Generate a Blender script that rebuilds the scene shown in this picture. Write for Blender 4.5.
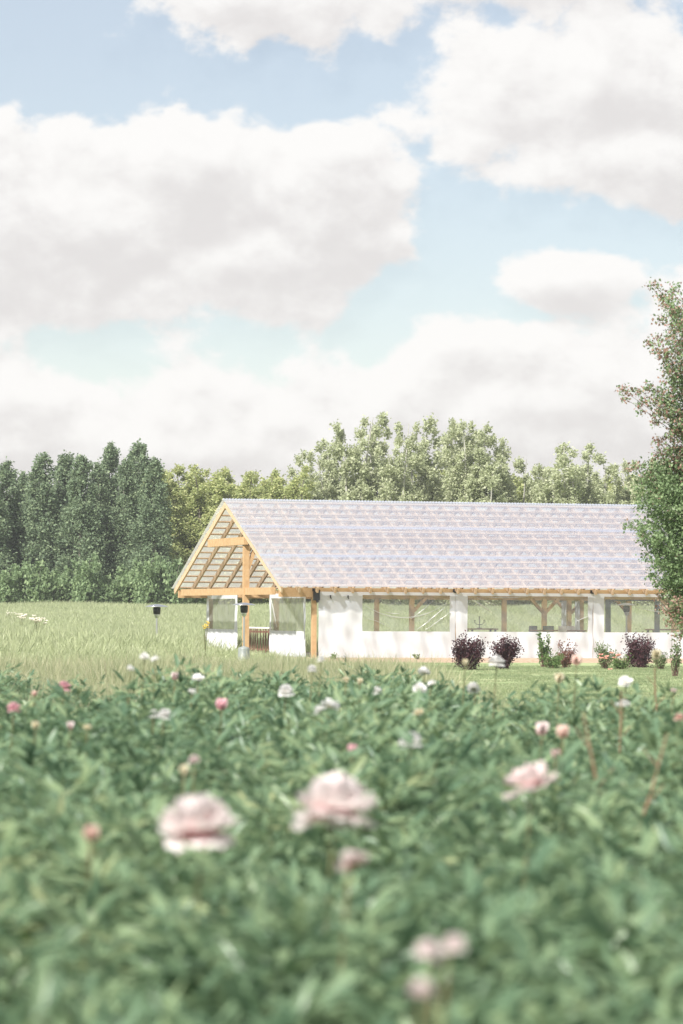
import bpy, math, random
import numpy as np
from mathutils import Vector, Matrix
R = math.radians
rng = np.random.default_rng(7)
random.seed(7)
for o in list(bpy.data.objects): bpy.data.objects.remove(o)
SC = bpy.context.scene
COL = SC.collection

# ------------------------------------------------------------ camera, sky, sun, exposure
F = 3500.0; EYE = 1.49; HAZE = .00032; HOR = 612.6; ROLL = 0.0058
cam_d = bpy.data.cameras.new('camera'); cam = bpy.data.objects.new('camera', cam_d); COL.objects.link(cam)
cam_d.sensor_fit = 'VERTICAL'; cam_d.sensor_height = 36.0; cam_d.lens = 36.0 * F / 1024
cam_d.clip_start = 0.1; cam_d.clip_end = 6000
cam.location = (0, 0, EYE)
pitch = math.atan((HOR - 512) / F)
cam.rotation_euler = (Matrix.Rotation(R(90) + pitch, 3, 'X') @ Matrix.Rotation(ROLL, 3, 'Z')).to_euler()
cam_d.dof.use_dof = True; cam_d.dof.focus_distance = 118; cam_d.dof.aperture_fstop = cam_d.lens / 1000 / 0.029
SC.camera = cam
SC.view_settings.view_transform = 'Standard'; SC.view_settings.look = 'None'; SC.view_settings.gamma = 1
SC.view_settings.exposure = 1.52

SUN_EL, SUN_AZ = 46, 218            # azimuth clockwise from +Y: behind the camera, to its left
sd = bpy.data.lights.new('sun', 'SUN'); sd.energy = 2.9; sd.angle = R(1.8); sd.color = (1, 0.965, 0.92)
sun = bpy.data.objects.new('sun', sd); COL.objects.link(sun)
sv = Vector((math.sin(R(SUN_AZ)) * math.cos(R(SUN_EL)), math.cos(R(SUN_AZ)) * math.cos(R(SUN_EL)), math.sin(R(SUN_EL))))
sun.rotation_euler = sv.to_track_quat('Z', 'Y').to_euler()

W_ = bpy.data.worlds.new('World'); SC.world = W_; W_.use_nodes = True
nt = W_.node_tree; nt.nodes.clear()
def N(t, ty, **k):
    n = t.nodes.new(ty)
    for a, b in k.items():
        if a in n.inputs: n.inputs[a].default_value = b
        else: setattr(n, a, b)
    return n
def mth(t, op, a, b=None, c=None, clamp=False):
    n = t.nodes.new('ShaderNodeMath'); n.operation = op; n.use_clamp = clamp
    for i, v in enumerate((a, b, c)):
        if v is None: continue
        if isinstance(v, (int, float)): n.inputs[i].default_value = v
        else: t.links.new(v, n.inputs[i])
    return n.outputs[0]
# cloud density as a function of direction
cg = bpy.data.node_groups.new('cloud_density', 'ShaderNodeTree')
cg.interface.new_socket('Dir', in_out='INPUT', socket_type='NodeSocketVector')
cg.interface.new_socket('Density', in_out='OUTPUT', socket_type='NodeSocketFloat')
gi = cg.nodes.new('NodeGroupInput'); go = cg.nodes.new('NodeGroupOutput')
BL = [(265, 5, 150, 78, .9), (530, -35, 170, 55, .7), (580, 92, 180, 85, 1.1), (650, 165, 170, 62, 1.1), (740, 120, 160, 100, 1.1),
      (60, 235, 230, 125, 1.15), (190, 195, 130, 105, 1.2), (215, 265, 190, 70, 1.1), (322, 212, 98, 90, 1.15), (-60, 230, 160, 140, 1.1),
      (555, 283, 95, 42, .95), (150, 452, 420, 92, 1.2), (580, 400, 200, 105, 1.2), (440, 425, 230, 85, 1.1), (341, 560, 900, 130, 1.6), (-60, 420, 200, 70, 1.0), (760, 390, 200, 130, 1.2)]
den = None
for (px, py, rx, ry, am) in BL:
    c = ((px - 341.5) / F, 0, (HOR - py) / F)
    s = cg.nodes.new('ShaderNodeVectorMath'); s.operation = 'SUBTRACT'; cg.links.new(gi.outputs[0], s.inputs[0]); s.inputs[1].default_value = c
    m = cg.nodes.new('ShaderNodeVectorMath'); m.operation = 'MULTIPLY'; cg.links.new(s.outputs[0], m.inputs[0]); m.inputs[1].default_value = (F / rx, 0, F / ry)
    l = cg.nodes.new('ShaderNodeVectorMath'); l.operation = 'LENGTH'; cg.links.new(m.outputs[0], l.inputs[0])
    v = mth(cg, 'MULTIPLY', mth(cg, 'SUBTRACT', 1.0, l.outputs['Value']), am)
    v = mth(cg, 'MAXIMUM', v, -0.6)
    den = v if den is None else mth(cg, 'SMOOTH_MAX', den, v, 0.25)
# clouds in the rest of the dome
mp = cg.nodes.new('ShaderNodeVectorMath'); mp.operation = 'MULTIPLY'; cg.links.new(gi.outputs[0], mp.inputs[0]); mp.inputs[1].default_value = (1, 1, 2.2)
nb = N(cg, 'ShaderNodeTexNoise', Scale=3.1, Detail=4.0, Roughness=0.5); cg.links.new(mp.outputs[0], nb.inputs['Vector'])
sx = cg.nodes.new('ShaderNodeSeparateXYZ'); cg.links.new(gi.outputs[0], sx.inputs[0])
front = mth(cg, 'MULTIPLY', mth(cg, 'GREATER_THAN', sx.outputs[1], 0.9), 2.0)
el = mth(cg, 'SUBTRACT', mth(cg, 'MULTIPLY', mth(cg, 'SUBTRACT', nb.outputs[0], 0.47), 3.2), front)
den = mth(cg, 'MAXIMUM', den, el)
wv = cg.nodes.new('ShaderNodeVectorMath'); wv.operation = 'MULTIPLY'; cg.links.new(gi.outputs[0], wv.inputs[0]); wv.inputs[1].default_value = (1, 1, 1.35)
n1 = N(cg, 'ShaderNodeTexNoise', Scale=26.0, Detail=10.0, Roughness=0.55, Distortion=0.15); cg.links.new(wv.outputs[0], n1.inputs['Vector'])
n2 = N(cg, 'ShaderNodeTexNoise', Scale=62.0, Detail=6.0, Roughness=0.55); cg.links.new(wv.outputs[0], n2.inputs['Vector'])
ns = mth(cg, 'ADD', mth(cg, 'MULTIPLY', mth(cg, 'SUBTRACT', n1.outputs[0], 0.5), 1.9), mth(cg, 'MULTIPLY', mth(cg, 'SUBTRACT', n2.outputs[0], 0.5), .9))
cg.links.new(mth(cg, 'ADD', den, ns), go.inputs[0])

tc = N(nt, 'ShaderNodeTexCoord')
sky = N(nt, 'ShaderNodeTexSky', sky_type='NISHITA', sun_disc=False, sun_elevation=R(SUN_EL), sun_rotation=R(SUN_AZ), altitude=300, air_density=1.0, dust_density=0.3, ozone_density=3.0)
g1 = nt.nodes.new('ShaderNodeGroup'); g1.node_tree = cg; nt.links.new(tc.outputs['Generated'], g1.inputs[0])
of = N(nt, 'ShaderNodeVectorMath', operation='ADD'); nt.links.new(tc.outputs['Generated'], of.inputs[0]); of.inputs[1].default_value = (-0.003, 0, 0.0055)
g2 = nt.nodes.new('ShaderNodeGroup'); g2.node_tree = cg; nt.links.new(of.outputs[0], g2.inputs[0])
cov = N(nt, 'ShaderNodeMapRange', interpolation_type='SMOOTHSTEP'); nt.links.new(g1.outputs[0], cov.inputs[0])
cov.inputs[1].default_value = -0.04; cov.inputs[2].default_value = 0.22; cov.inputs[3].default_value = 0.30; cov.inputs[4].default_value = 0.97
shd = N(nt, 'ShaderNodeMapRange', interpolation_type='SMOOTHSTEP'); nt.links.new(mth(nt, 'SUBTRACT', g2.outputs[0], mth(nt, 'MULTIPLY', g1.outputs[0], 0.62)), shd.inputs[0])
shd.inputs[1].default_value = -0.15; shd.inputs[2].default_value = 0.62
CW = N(nt, 'ShaderNodeMix', data_type='RGBA'); nt.links.new(shd.outputs[0], CW.inputs[0])
CW.inputs[6].default_value = (0.352, 0.345, 0.338, 1); CW.inputs[7].default_value = (0.280, 0.270, 0.266, 1)
tint = N(nt, 'ShaderNodeMix', data_type='RGBA', blend_type='MULTIPLY'); tint.inputs[0].default_value = 1; nt.links.new(sky.outputs[0], tint.inputs[6]); tint.inputs[7].default_value = (1.14, 1.0, 0.89, 1)
b1 = N(nt, 'ShaderNodeBackground', Strength=0.047); nt.links.new(tint.outputs[2], b1.inputs[0])
b2 = N(nt, 'ShaderNodeBackground', Strength=1.0); nt.links.new(CW.outputs[2], b2.inputs[0])
mx = N(nt, 'ShaderNodeMixShader'); nt.links.new(cov.outputs[0], mx.inputs[0]); nt.links.new(b1.outputs[0], mx.inputs[1]); nt.links.new(b2.outputs[0], mx.inputs[2])
wo = N(nt, 'ShaderNodeOutputWorld'); nt.links.new(mx.outputs[0], wo.inputs[0])

# ------------------------------------------------------------ helpers
def sstep(a, b, x):
    t = np.clip((np.asarray(x, float) - a) / (b - a), 0, 1); return t * t * (3 - 2 * t)
def at(px, py, Y):
    return Vector(((px - 341.5) / F * Y, Y, EYE + (HOR - py + ROLL * (px - 341.5)) / F * Y))
TH = 0.274; BX, BY = -0.896, 116.07; WID = 14.73; HE, HR = 2.37, 5.42; OA, OE = 1.25, 0.51; BAY = 4.88
ct, st = math.cos(TH), math.sin(TH)
def uv_of(x, y):
    dx, dy = x - BX, y - BY
    return dx * ct + dy * st, -dx * st + dy * ct
def ground(x, y):
    x = np.asarray(x, float); y = np.asarray(y, float)
    u, v = uv_of(x, y)
    z = -0.2 * sstep(30, 50, y) * (1 - sstep(-4.5, -1.5, v))
    z = z + .55 * (1 - sstep(-5.3, -4.4, x)) * sstep(78, 98, y) * (1 - sstep(104, 112, y))
    z = z + 1.5 * sstep(140, 245, y)
    z = z + 0.05 * np.sin(x * .21 + 1) * np.sin(y * .13) * sstep(38, 60, y) * (1 - sstep(-12, -6, v) * (1 - sstep(WID + 3, WID + 12, v)))
    return z
def u_at(px, v):
    t = (px - 341.5) / F
    return (t * (BY + v * ct) - BX + v * st) / (ct - t * st)
def v_at(px, u):
    t = (px - 341.5) / F     # (BX+u c - v s)/(BY+u s+v c)=t
    return (BX + u * ct - t * (BY + u * st)) / (st + t * ct)

def tag(o, label=None, cat=None, group=None, kind=None):
    if label: o['label'] = label
    if cat: o['category'] = cat
    if group: o['group'] = group
    if kind: o['kind'] = kind
    return o
def empty(name, loc=(0, 0, 0), rz=0):
    o = bpy.data.objects.new(name, None); COL.objects.link(o); o.location = loc; o.rotation_euler = (0, 0, rz); o.empty_display_size = .2
    return o
def link(name, me, mat=None, parent=None, coll=None):
    o = bpy.data.objects.new(name, me); (coll or COL).objects.link(o)
    if mat is not None:
        me.materials.clear()
        for m_ in (mat if isinstance(mat, (list, tuple)) else [mat]): me.materials.append(m_)
    if parent: o.parent = parent
    return o
def copy_tree(o, parent=None):
    c = o.copy(); COL.objects.link(c); c.parent = parent
    for ch in o.children: copy_tree(ch, c)
    return c
def mesh_np(name, V, quads=None, tris=None, smooth=False, attrs=None):
    me = bpy.data.meshes.new(name)
    V = np.asarray(V, np.float32).reshape(-1, 3)
    q = np.zeros((0, 4), np.int32) if quads is None else np.asarray(quads, np.int32).reshape(-1, 4)
    t = np.zeros((0, 3), np.int32) if tris is None else np.asarray(tris, np.int32).reshape(-1, 3)
    me.vertices.add(len(V)); me.vertices.foreach_set('co', V.ravel())
    nl = q.size + t.size
    me.loops.add(nl); me.loops.foreach_set('vertex_index', np.concatenate([q.ravel(), t.ravel()]).astype(np.int32))
    me.polygons.add(len(q) + len(t))
    me.polygons.foreach_set('loop_start', np.concatenate([np.arange(len(q)) * 4, q.size + np.arange(len(t)) * 3]).astype(np.int32))
    me.polygons.foreach_set('use_smooth', np.full(len(q) + len(t), smooth))
    me.update(calc_edges=True)
    for k, a in (attrs or {}).items():
        at_ = me.attributes.new(k, 'FLOAT', 'POINT'); at_.data.foreach_set('value', np.asarray(a, np.float32))
    return me
def unit(a): return a / np.maximum(np.linalg.norm(a, axis=-1, keepdims=True), 1e-9)
def stamp(T, quads, tris, P, D, Nn, S):
    """copies template T (x across, y along, z up) at P with long axis D, normal Nn, scale S"""
    D = unit(D); X = unit(np.cross(D, Nn)); Z = np.cross(X, D); S = np.asarray(S).reshape(-1, 1, 1)
    V = P[:, None, :] + S * (T[None, :, 0:1] * X[:, None, :] + T[None, :, 1:2] * D[:, None, :] + T[None, :, 2:3] * Z[:, None, :])
    K = len(T); off = (np.arange(len(P)) * K)[:, None, None]
    q = (np.asarray(quads)[None] + off).reshape(-1, 4) if len(quads) else np.zeros((0, 4), int)
    t = (np.asarray(tris)[None] + off).reshape(-1, 3) if len(tris) else np.zeros((0, 3), int)
    return V.reshape(-1, 3), q, t
def rdir(n, up=0.0):
    d = rng.normal(size=(n, 3)); d[:, 2] += up; return unit(d)
KITE = np.array([[0, 0, 0], [.34, .45, .05], [0, 1, 0], [-.34, .45, .05]]); KQ = [[0, 1, 2, 3]]
LEAF = np.array([[0, 0, 0], [-.105, .32, .05], [0, .32, 0], [.105, .32, .05], [-.095, .66, .03], [0, .66, -.02], [.095, .66, .03], [0, 1, -.12]])
LQ = [[1, 4, 5, 2], [2, 5, 6, 3]]; LT = [[0, 1, 2], [0, 2, 3], [4, 7, 5], [5, 7, 6]]

class MB:
    def __init__(s): s.v = []; s.f = []
    def box(s, c, d, M=None):
        i = len(s.v)
        for z in (-.5, .5):
            for x, y in ((-.5, -.5), (.5, -.5), (.5, .5), (-.5, .5)):
                p = Vector((x * d[0], y * d[1], z * d[2]))
                if M: p = M @ p
                s.v.append(tuple(p + Vector(c)))
        for f in ((3, 2, 1, 0), (4, 5, 6, 7), (0, 1, 5, 4), (1, 2, 6, 5), (2, 3, 7, 6), (3, 0, 4, 7)): s.f.append(tuple(i + k for k in f))
        return s
    def beam(s, a, b, w, h, up=(0, 0, 1)):
        a, b = Vector(a), Vector(b); y = (b - a).normalized(); x = y.cross(Vector(up)).normalized(); z = x.cross(y)
        M = Matrix((x, y, z)).transposed(); s.box((a + b) / 2, (w, (b - a).length, h), M); return s
    def tube(s, pts, rad, n=8, cap=True):
        pts = [Vector(p) for p in pts]; rings = []
        for k, p in enumerate(pts):
            d = (pts[min(k + 1, len(pts) - 1)] - pts[max(k - 1, 0)]).normalized()
            a = d.cross(Vector((.3, .9, .1)) if abs(d.z) > .5 else Vector((0, 0, 1))).normalized(); b = d.cross(a)
            i = len(s.v); r = rad[k] if isinstance(rad, (list, tuple)) else rad
            for j in range(n):
                t = 2 * math.pi * j / n; s.v.append(tuple(p + (a * math.cos(t) + b * math.sin(t)) * r))
            rings.append(i)
        for A, B in zip(rings, rings[1:]):
            for j in range(n): s.f.append((A + j, B + j, B + (j + 1) % n, A + (j + 1) % n))
        if cap:
            s.f.append(tuple(rings[0] + j for j in range(n))); s.f.append(tuple(rings[-1] + n - 1 - j for j in range(n)))
        return s
    def lathe(s, prof, c=(0, 0, 0), n=24):
        i = len(s.v)
        for r, z in prof:
            for j in range(n):
                t = 2 * math.pi * j / n; s.v.append((c[0] + r * math.cos(t), c[1] + r * math.sin(t), c[2] + z))
        for k in range(len(prof) - 1):
            for j in range(n): s.f.append((i + k * n + j, i + k * n + (j + 1) % n, i + (k + 1) * n + (j + 1) % n, i + (k + 1) * n + j))
        return s
    def build(s, name, mat, parent=None, smooth=False, bevel=0):
        me = bpy.data.meshes.new(name); me.from_pydata(s.v, [], s.f)
        if smooth: me.polygons.foreach_set('use_smooth', [True] * len(me.polygons))
        me.update(); o = link(name, me, mat, parent)
        if bevel:
            b = o.modifiers.new('b', 'BEVEL'); b.width = bevel; b.segments = 1; b.limit_method = 'ANGLE'
        return o

# ------------------------------------------------------------ materials
def newmat(name):
    m = bpy.data.materials.new(name); m.use_nodes = True; t = m.node_tree; t.nodes.clear(); return m, t
def ramp(t, src, stops):
    r = t.nodes.new('ShaderNodeValToRGB'); e = r.color_ramp.elements
    while len(e) > 1: e.remove(e[-1])
    e[0].position = stops[0][0]; e[0].color = (*stops[0][1], 1)
    for p, c in stops[1:]:
        q = e.new(p); q.color = (*c, 1)
    t.links.new(src, r.inputs[0]); return r.outputs[0]
def surf(name, stops, scale=8, rough=.8, bump=0.2, bscale=None, detail=5, stretch=(1, 1, 1), coord='Object', spec=.3, metal=0, dist=.01):
    m, t = newmat(name)
    c = N(t, 'ShaderNodeTexCoord'); mp = N(t, 'ShaderNodeMapping'); mp.inputs['Scale'].default_value = stretch
    t.links.new(c.outputs[coord], mp.inputs[0])
    n = N(t, 'ShaderNodeTexNoise', Scale=scale, Detail=detail, Roughness=.6); t.links.new(mp.outputs[0], n.inputs['Vector'])
    p = N(t, 'ShaderNodeBsdfPrincipled', Roughness=rough, Metallic=metal); p.inputs['Specular IOR Level'].default_value = spec
    t.links.new(ramp(t, n.outputs[0], stops), p.inputs['Base Color'])
    if bump:
        n2 = N(t, 'ShaderNodeTexNoise', Scale=bscale or scale * 2, Detail=5); t.links.new(mp.outputs[0], n2.inputs['Vector'])
        b = N(t, 'ShaderNodeBump', Strength=bump, Distance=dist); t.links.new(n2.outputs[0], b.inputs['Height']); t.links.new(b.outputs[0], p.inputs['Normal'])
    o = N(t, 'ShaderNodeOutputMaterial'); t.links.new(p.outputs[0], o.inputs[0]); return m
def leafmat(name, stops, trans=.45, rough=.5, attr=None, astops=None, objvar=.12, gloss=.25):
    """per-leaf colour variation + thin-leaf translucency"""
    m, t = newmat(name)
    g = N(t, 'ShaderNodeNewGeometry'); oi = N(t, 'ShaderNodeObjectInfo')
    f = mth(t, 'ADD', mth(t, 'MULTIPLY', g.outputs['Random Per Island'], 1 - objvar), mth(t, 'MULTIPLY', oi.outputs['Random'], objvar))
    col = ramp(t, f, stops)
    if attr:
        a = N(t, 'ShaderNodeAttribute', attribute_name=attr); c2 = ramp(t, g.outputs['Random Per Island'], astops)
        mx = N(t, 'ShaderNodeMix', data_type='RGBA'); t.links.new(a.outputs['Fac'], mx.inputs[0]); t.links.new(col, mx.inputs[6]); t.links.new(c2, mx.inputs[7]); col = mx.outputs[2]
    p = N(t, 'ShaderNodeBsdfPrincipled', Roughness=rough); p.inputs['Specular IOR Level'].default_value = gloss; t.links.new(col, p.inputs['Base Color'])
    tr = N(t, 'ShaderNodeBsdfTranslucent'); t.links.new(col, tr.inputs[0])
    ms = N(t, 'ShaderNodeMixShader', Fac=trans); t.links.new(p.outputs[0], ms.inputs[1]); t.links.new(tr.outputs[0], ms.inputs[2])
    o = N(t, 'ShaderNodeOutputMaterial'); t.links.new(ms.outputs[0], o.inputs[0]); return m
M = {}
M['wood'] = surf('timber', [(.3, (.43, .27, .135)), (.7, (.55, .37, .20))], 6, .7, .15, stretch=(1, 1, 1))
M['wood_pale'] = surf('rafter_timber', [(.3, (.52, .36, .22)), (.7, (.64, .48, .32))], 6, .7, .1)
M['black'] = surf('black_steel', [(.3, (.012, .012, .014)), (.7, (.03, .03, .032))], 20, .4, 0, spec=.5)
M['slate'] = surf('slate_metal', [(.3, (.03, .045, .06)), (.7, (.05, .07, .09))], 10, .5, 0, spec=.5)
M['steel'] = surf('brushed_steel', [(.3, (.55, .55, .56)), (.7, (.68, .68, .70))], 30, .3, .05, stretch=(1, 1, .05), metal=.9)
M['tank'] = surf('painted_housing', [(.3, (.17, .19, .18)), (.7, (.27, .29, .27))], 6, .45, .05, spec=.5)
M['cloth'] = surf('linen', [(.3, (.62, .58, .53)), (.7, (.74, .70, .66))], 12, .9, .2)
M['darkwood'] = surf('dark_brown_wood', [(.3, (.12, .06, .04)), (.7, (.24, .13, .085))], 9, .8, .2)
M['bark'] = surf('bark', [(.3, (.10, .085, .07)), (.7, (.24, .21, .18))], 14, .9, .5, stretch=(1, 1, .25), dist=.03)
M['palebark'] = surf('pale_bark', [(.3, (.28, .27, .23)), (.7, (.48, .47, .42))], 10, .9, .3, stretch=(1, 1, .4), dist=.03)
M['twig'] = surf('twig_bark', [(.3, (.10, .06, .05)), (.7, (.18, .11, .085))], 20, .8, .2)
M['stem'] = surf('green_stem', [(.35, (.10, .15, .06)), (.7, (.22, .17, .09))], 9, .6, 0)
M['drystalk'] = surf('reddish_dry_stalk', [(.3, (.20, .12, .07)), (.7, (.32, .21, .13))], 12, .7, .1)

def tarp_mat():
    m, t = newmat('white_tarpaulin')
    c = N(t, 'ShaderNodeTexCoord')
    n = N(t, 'ShaderNodeTexNoise', Scale=1.2, Detail=5, Roughness=.6); t.links.new(c.outputs['Object'], n.inputs['Vector'])
    col = ramp(t, n.outputs[0], [(.3, (.66, .675, .695)), (.75, (.71, .725, .745))])
    p = N(t, 'ShaderNodeBsdfPrincipled', Roughness=.55); t.links.new(col, p.inputs['Base Color']); p.inputs['Specular IOR Level'].default_value = .3
    mp = N(t, 'ShaderNodeMapping'); mp.inputs['Scale'].default_value = (1, 1, .5); mp.inputs['Rotation'].default_value = (0, .5, 0); t.links.new(c.outputs['Object'], mp.inputs[0])
    n2 = N(t, 'ShaderNodeTexNoise', Scale=3.0, Detail=4, Distortion=1.2); t.links.new(mp.outputs[0], n2.inputs['Vector'])
    b = N(t, 'ShaderNodeBump', Strength=.2, Distance=.04); t.links.new(n2.outputs[0], b.inputs['Height']); t.links.new(b.outputs[0], p.inputs['Normal'])
    tr = N(t, 'ShaderNodeBsdfTranslucent'); t.links.new(col, tr.inputs[0])
    ms = N(t, 'ShaderNodeMixShader', Fac=.2); t.links.new(p.outputs[0], ms.inputs[1]); t.links.new(tr.outputs[0], ms.inputs[2])
    o = N(t, 'ShaderNodeOutputMaterial'); t.links.new(ms.outputs[0], o.inputs[0]); return m
M['tarp'] = tarp_mat()
def film_mat(name, col, opaque, gl=.06, rough=.15, transp=(.9, .92, .9), tcol=None, vary=1.0):
    m, t = newmat(name)
    c = N(t, 'ShaderNodeTexCoord'); n = N(t, 'ShaderNodeTexNoise', Scale=2.2, Detail=4); t.links.new(c.outputs['Object'], n.inputs['Vector'])
    f = mth(t, 'MULTIPLY', mth(t, 'MULTIPLY_ADD', n.outputs[0], vary, 1 - vary * .5), opaque)
    d = N(t, 'ShaderNodeBsdfDiffuse', Color=(*col, 1)); tl = N(t, 'ShaderNodeBsdfTranslucent', Color=(*(tcol or col), 1))
    md = N(t, 'ShaderNodeMixShader', Fac=.55); t.links.new(d.outputs[0], md.inputs[1]); t.links.new(tl.outputs[0], md.inputs[2])
    tp = N(t, 'ShaderNodeBsdfTransparent', Color=(*transp, 1))
    m1 = N(t, 'ShaderNodeMixShader'); t.links.new(f, m1.inputs[0]); t.links.new(tp.outputs[0], m1.inputs[1]); t.links.new(md.outputs[0], m1.inputs[2])
    g = N(t, 'ShaderNodeBsdfGlossy', Roughness=rough)
    m2 = N(t, 'ShaderNodeMixShader', Fac=gl); t.links.new(m1.outputs[0], m2.inputs[1]); t.links.new(g.outputs[0], m2.inputs[2])
    o = N(t, 'ShaderNodeOutputMaterial'); t.links.new(m2.outputs[0], o.inputs[0]); return m
M['vinyl'] = film_mat('clear_vinyl', (.62, .64, .58), .24)
M['vinyl_gable'] = film_mat('hazy_vinyl', (.42, .44, .38), .55)
M['vinyl_fold_highlight'] = film_mat('vinyl_fold_highlight', (.85, .85, .82), .42, .15, .3)  # whiter, more opaque film: paints the highlights along the folds
M['sheet'] = film_mat('polycarbonate_roof_sheet', (.50, .555, .72), .60, .04, .5, (.88, .92, 1.0), (.94, .92, .80), .0)

M['tree_dark'] = leafmat('dark_bluish_leaves', [(0, (0.166, 0.227, 0.141)), (.5, (0.217, 0.292, 0.173)), (1, (0.339, 0.408, 0.234))], .42, .6)
M['tree_mid'] = leafmat('yellow_green_leaves', [(0, (0.361, 0.412, 0.184)), (.5, (0.467, 0.524, 0.234)), (1, (0.641, 0.628, 0.320))], .45, .6)
M['tree_pale'] = leafmat('pale_green_leaves', [(0, (0.408, 0.449, 0.277)), (.5, (0.516, 0.560, 0.349)), (1, (0.629, 0.640, 0.461))], .45, .6)
M['edge'] = leafmat('edge_bush_leaves', [(0, (0.196, 0.280, 0.146)), (.5, (0.256, 0.351, 0.179)), (1, (0.361, 0.457, 0.239))], .45, .6)
M['crab'] = leafmat('crabapple_leaves', [(0, (0.144, 0.211, 0.100)), (.6, (0.210, 0.295, 0.141)), (1, (0.326, 0.415, 0.215))], .35, .45, 'red', [(0, (.26, .14, .11)), (.5, (.38, .22, .18)), (1, (.46, .33, .26))])
M['purple'] = leafmat('purple_leaves', [(0, (0.025, 0.012, 0.016)), (.6, (0.076, 0.031, 0.041)), (1, (0.173, 0.076, 0.082))], .25, .4)
M['bush'] = leafmat('shrub_leaves', [(0, (0.075, 0.132, 0.047)), (.6, (0.149, 0.235, 0.078)), (1, (0.284, 0.383, 0.155))], .35, .5)
M['bush_pale'] = leafmat('pale_shrub_leaves', [(0, (.10, .15, .06)), (.6, (.18, .24, .11)), (1, (.30, .35, .18))], .35, .5)
M['bush_red'] = leafmat('reddish_shrub_leaves', [(0, (.14, .06, .05)), (.6, (.26, .12, .10)), (1, (.32, .22, .13))], .35, .5)
M['peony_leaf'] = leafmat('peony_leaves', [(0, (0.097, 0.179, 0.106)), (.45, (0.177, 0.273, 0.154)), (.85, (0.285, 0.373, 0.195)), (1, (0.452, 0.468, 0.249))], .42, .38, gloss=.55, objvar=.35)
M['grass'] = leafmat('meadow_blades', [(0, (0.217, 0.267, 0.140)), (.55, (0.383, 0.415, 0.240)), (.8, (0.633, 0.583, 0.385)), (1, (0.691, 0.700, 0.564))], .45, .6, objvar=.35)
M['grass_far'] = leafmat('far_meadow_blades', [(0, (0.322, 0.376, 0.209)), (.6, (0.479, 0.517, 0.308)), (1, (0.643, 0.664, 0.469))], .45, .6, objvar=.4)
M['lawn_blade'] = leafmat('lawn_blades', [(0, (0.193, 0.250, 0.133)), (.6, (0.316, 0.374, 0.204)), (1, (0.534, 0.537, 0.340))], .45, .6, objvar=.4)
def petalmat(name, base, tip, trans=.42):
    m, t = newmat(name)
    a = N(t, 'ShaderNodeAttribute', attribute_name='t'); col = ramp(t, a.outputs['Fac'], [(0, base), (.55, tip), (1, tip)])
    d = N(t, 'ShaderNodeBsdfPrincipled', Roughness=.6); d.inputs['Specular IOR Level'].default_value = .2; t.links.new(col, d.inputs['Base Color'])
    tr = N(t, 'ShaderNodeBsdfTranslucent'); t.links.new(col, tr.inputs[0])
    ms = N(t, 'ShaderNodeMixShader', Fac=trans); t.links.new(d.outputs[0], ms.inputs[1]); t.links.new(tr.outputs[0], ms.inputs[2])
    o = N(t, 'ShaderNodeOutputMaterial'); t.links.new(ms.outputs[0], o.inputs[0]); return m
M['p_pink'] = petalmat('blush_petals', (.92, .50, .53), (.95, .88, .86))
M['p_pale'] = petalmat('pale_petals', (.76, .42, .42), (.85, .74, .72))
M['p_white'] = petalmat('white_petals', (.84, .80, .70), (.90, .89, .87))
M['p_bright'] = petalmat('rose_petals', (.74, .30, .36), (.84, .54, .58))
M['p_salmon'] = petalmat('salmon_petals', (.72, .40, .32), (.82, .62, .54))
M['p_cream'] = petalmat('cream_petals', (.66, .56, .36), (.80, .74, .56))
M['stamen'] = surf('yellow_stamens', [(.3, (.62, .42, .08)), (.7, (.80, .60, .16))], 40, .8, 0)
M['yellow'] = surf('yellow_bloom', [(.3, (.75, .52, .04)), (.7, (.85, .66, .10))], 40, .8, 0)

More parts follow.
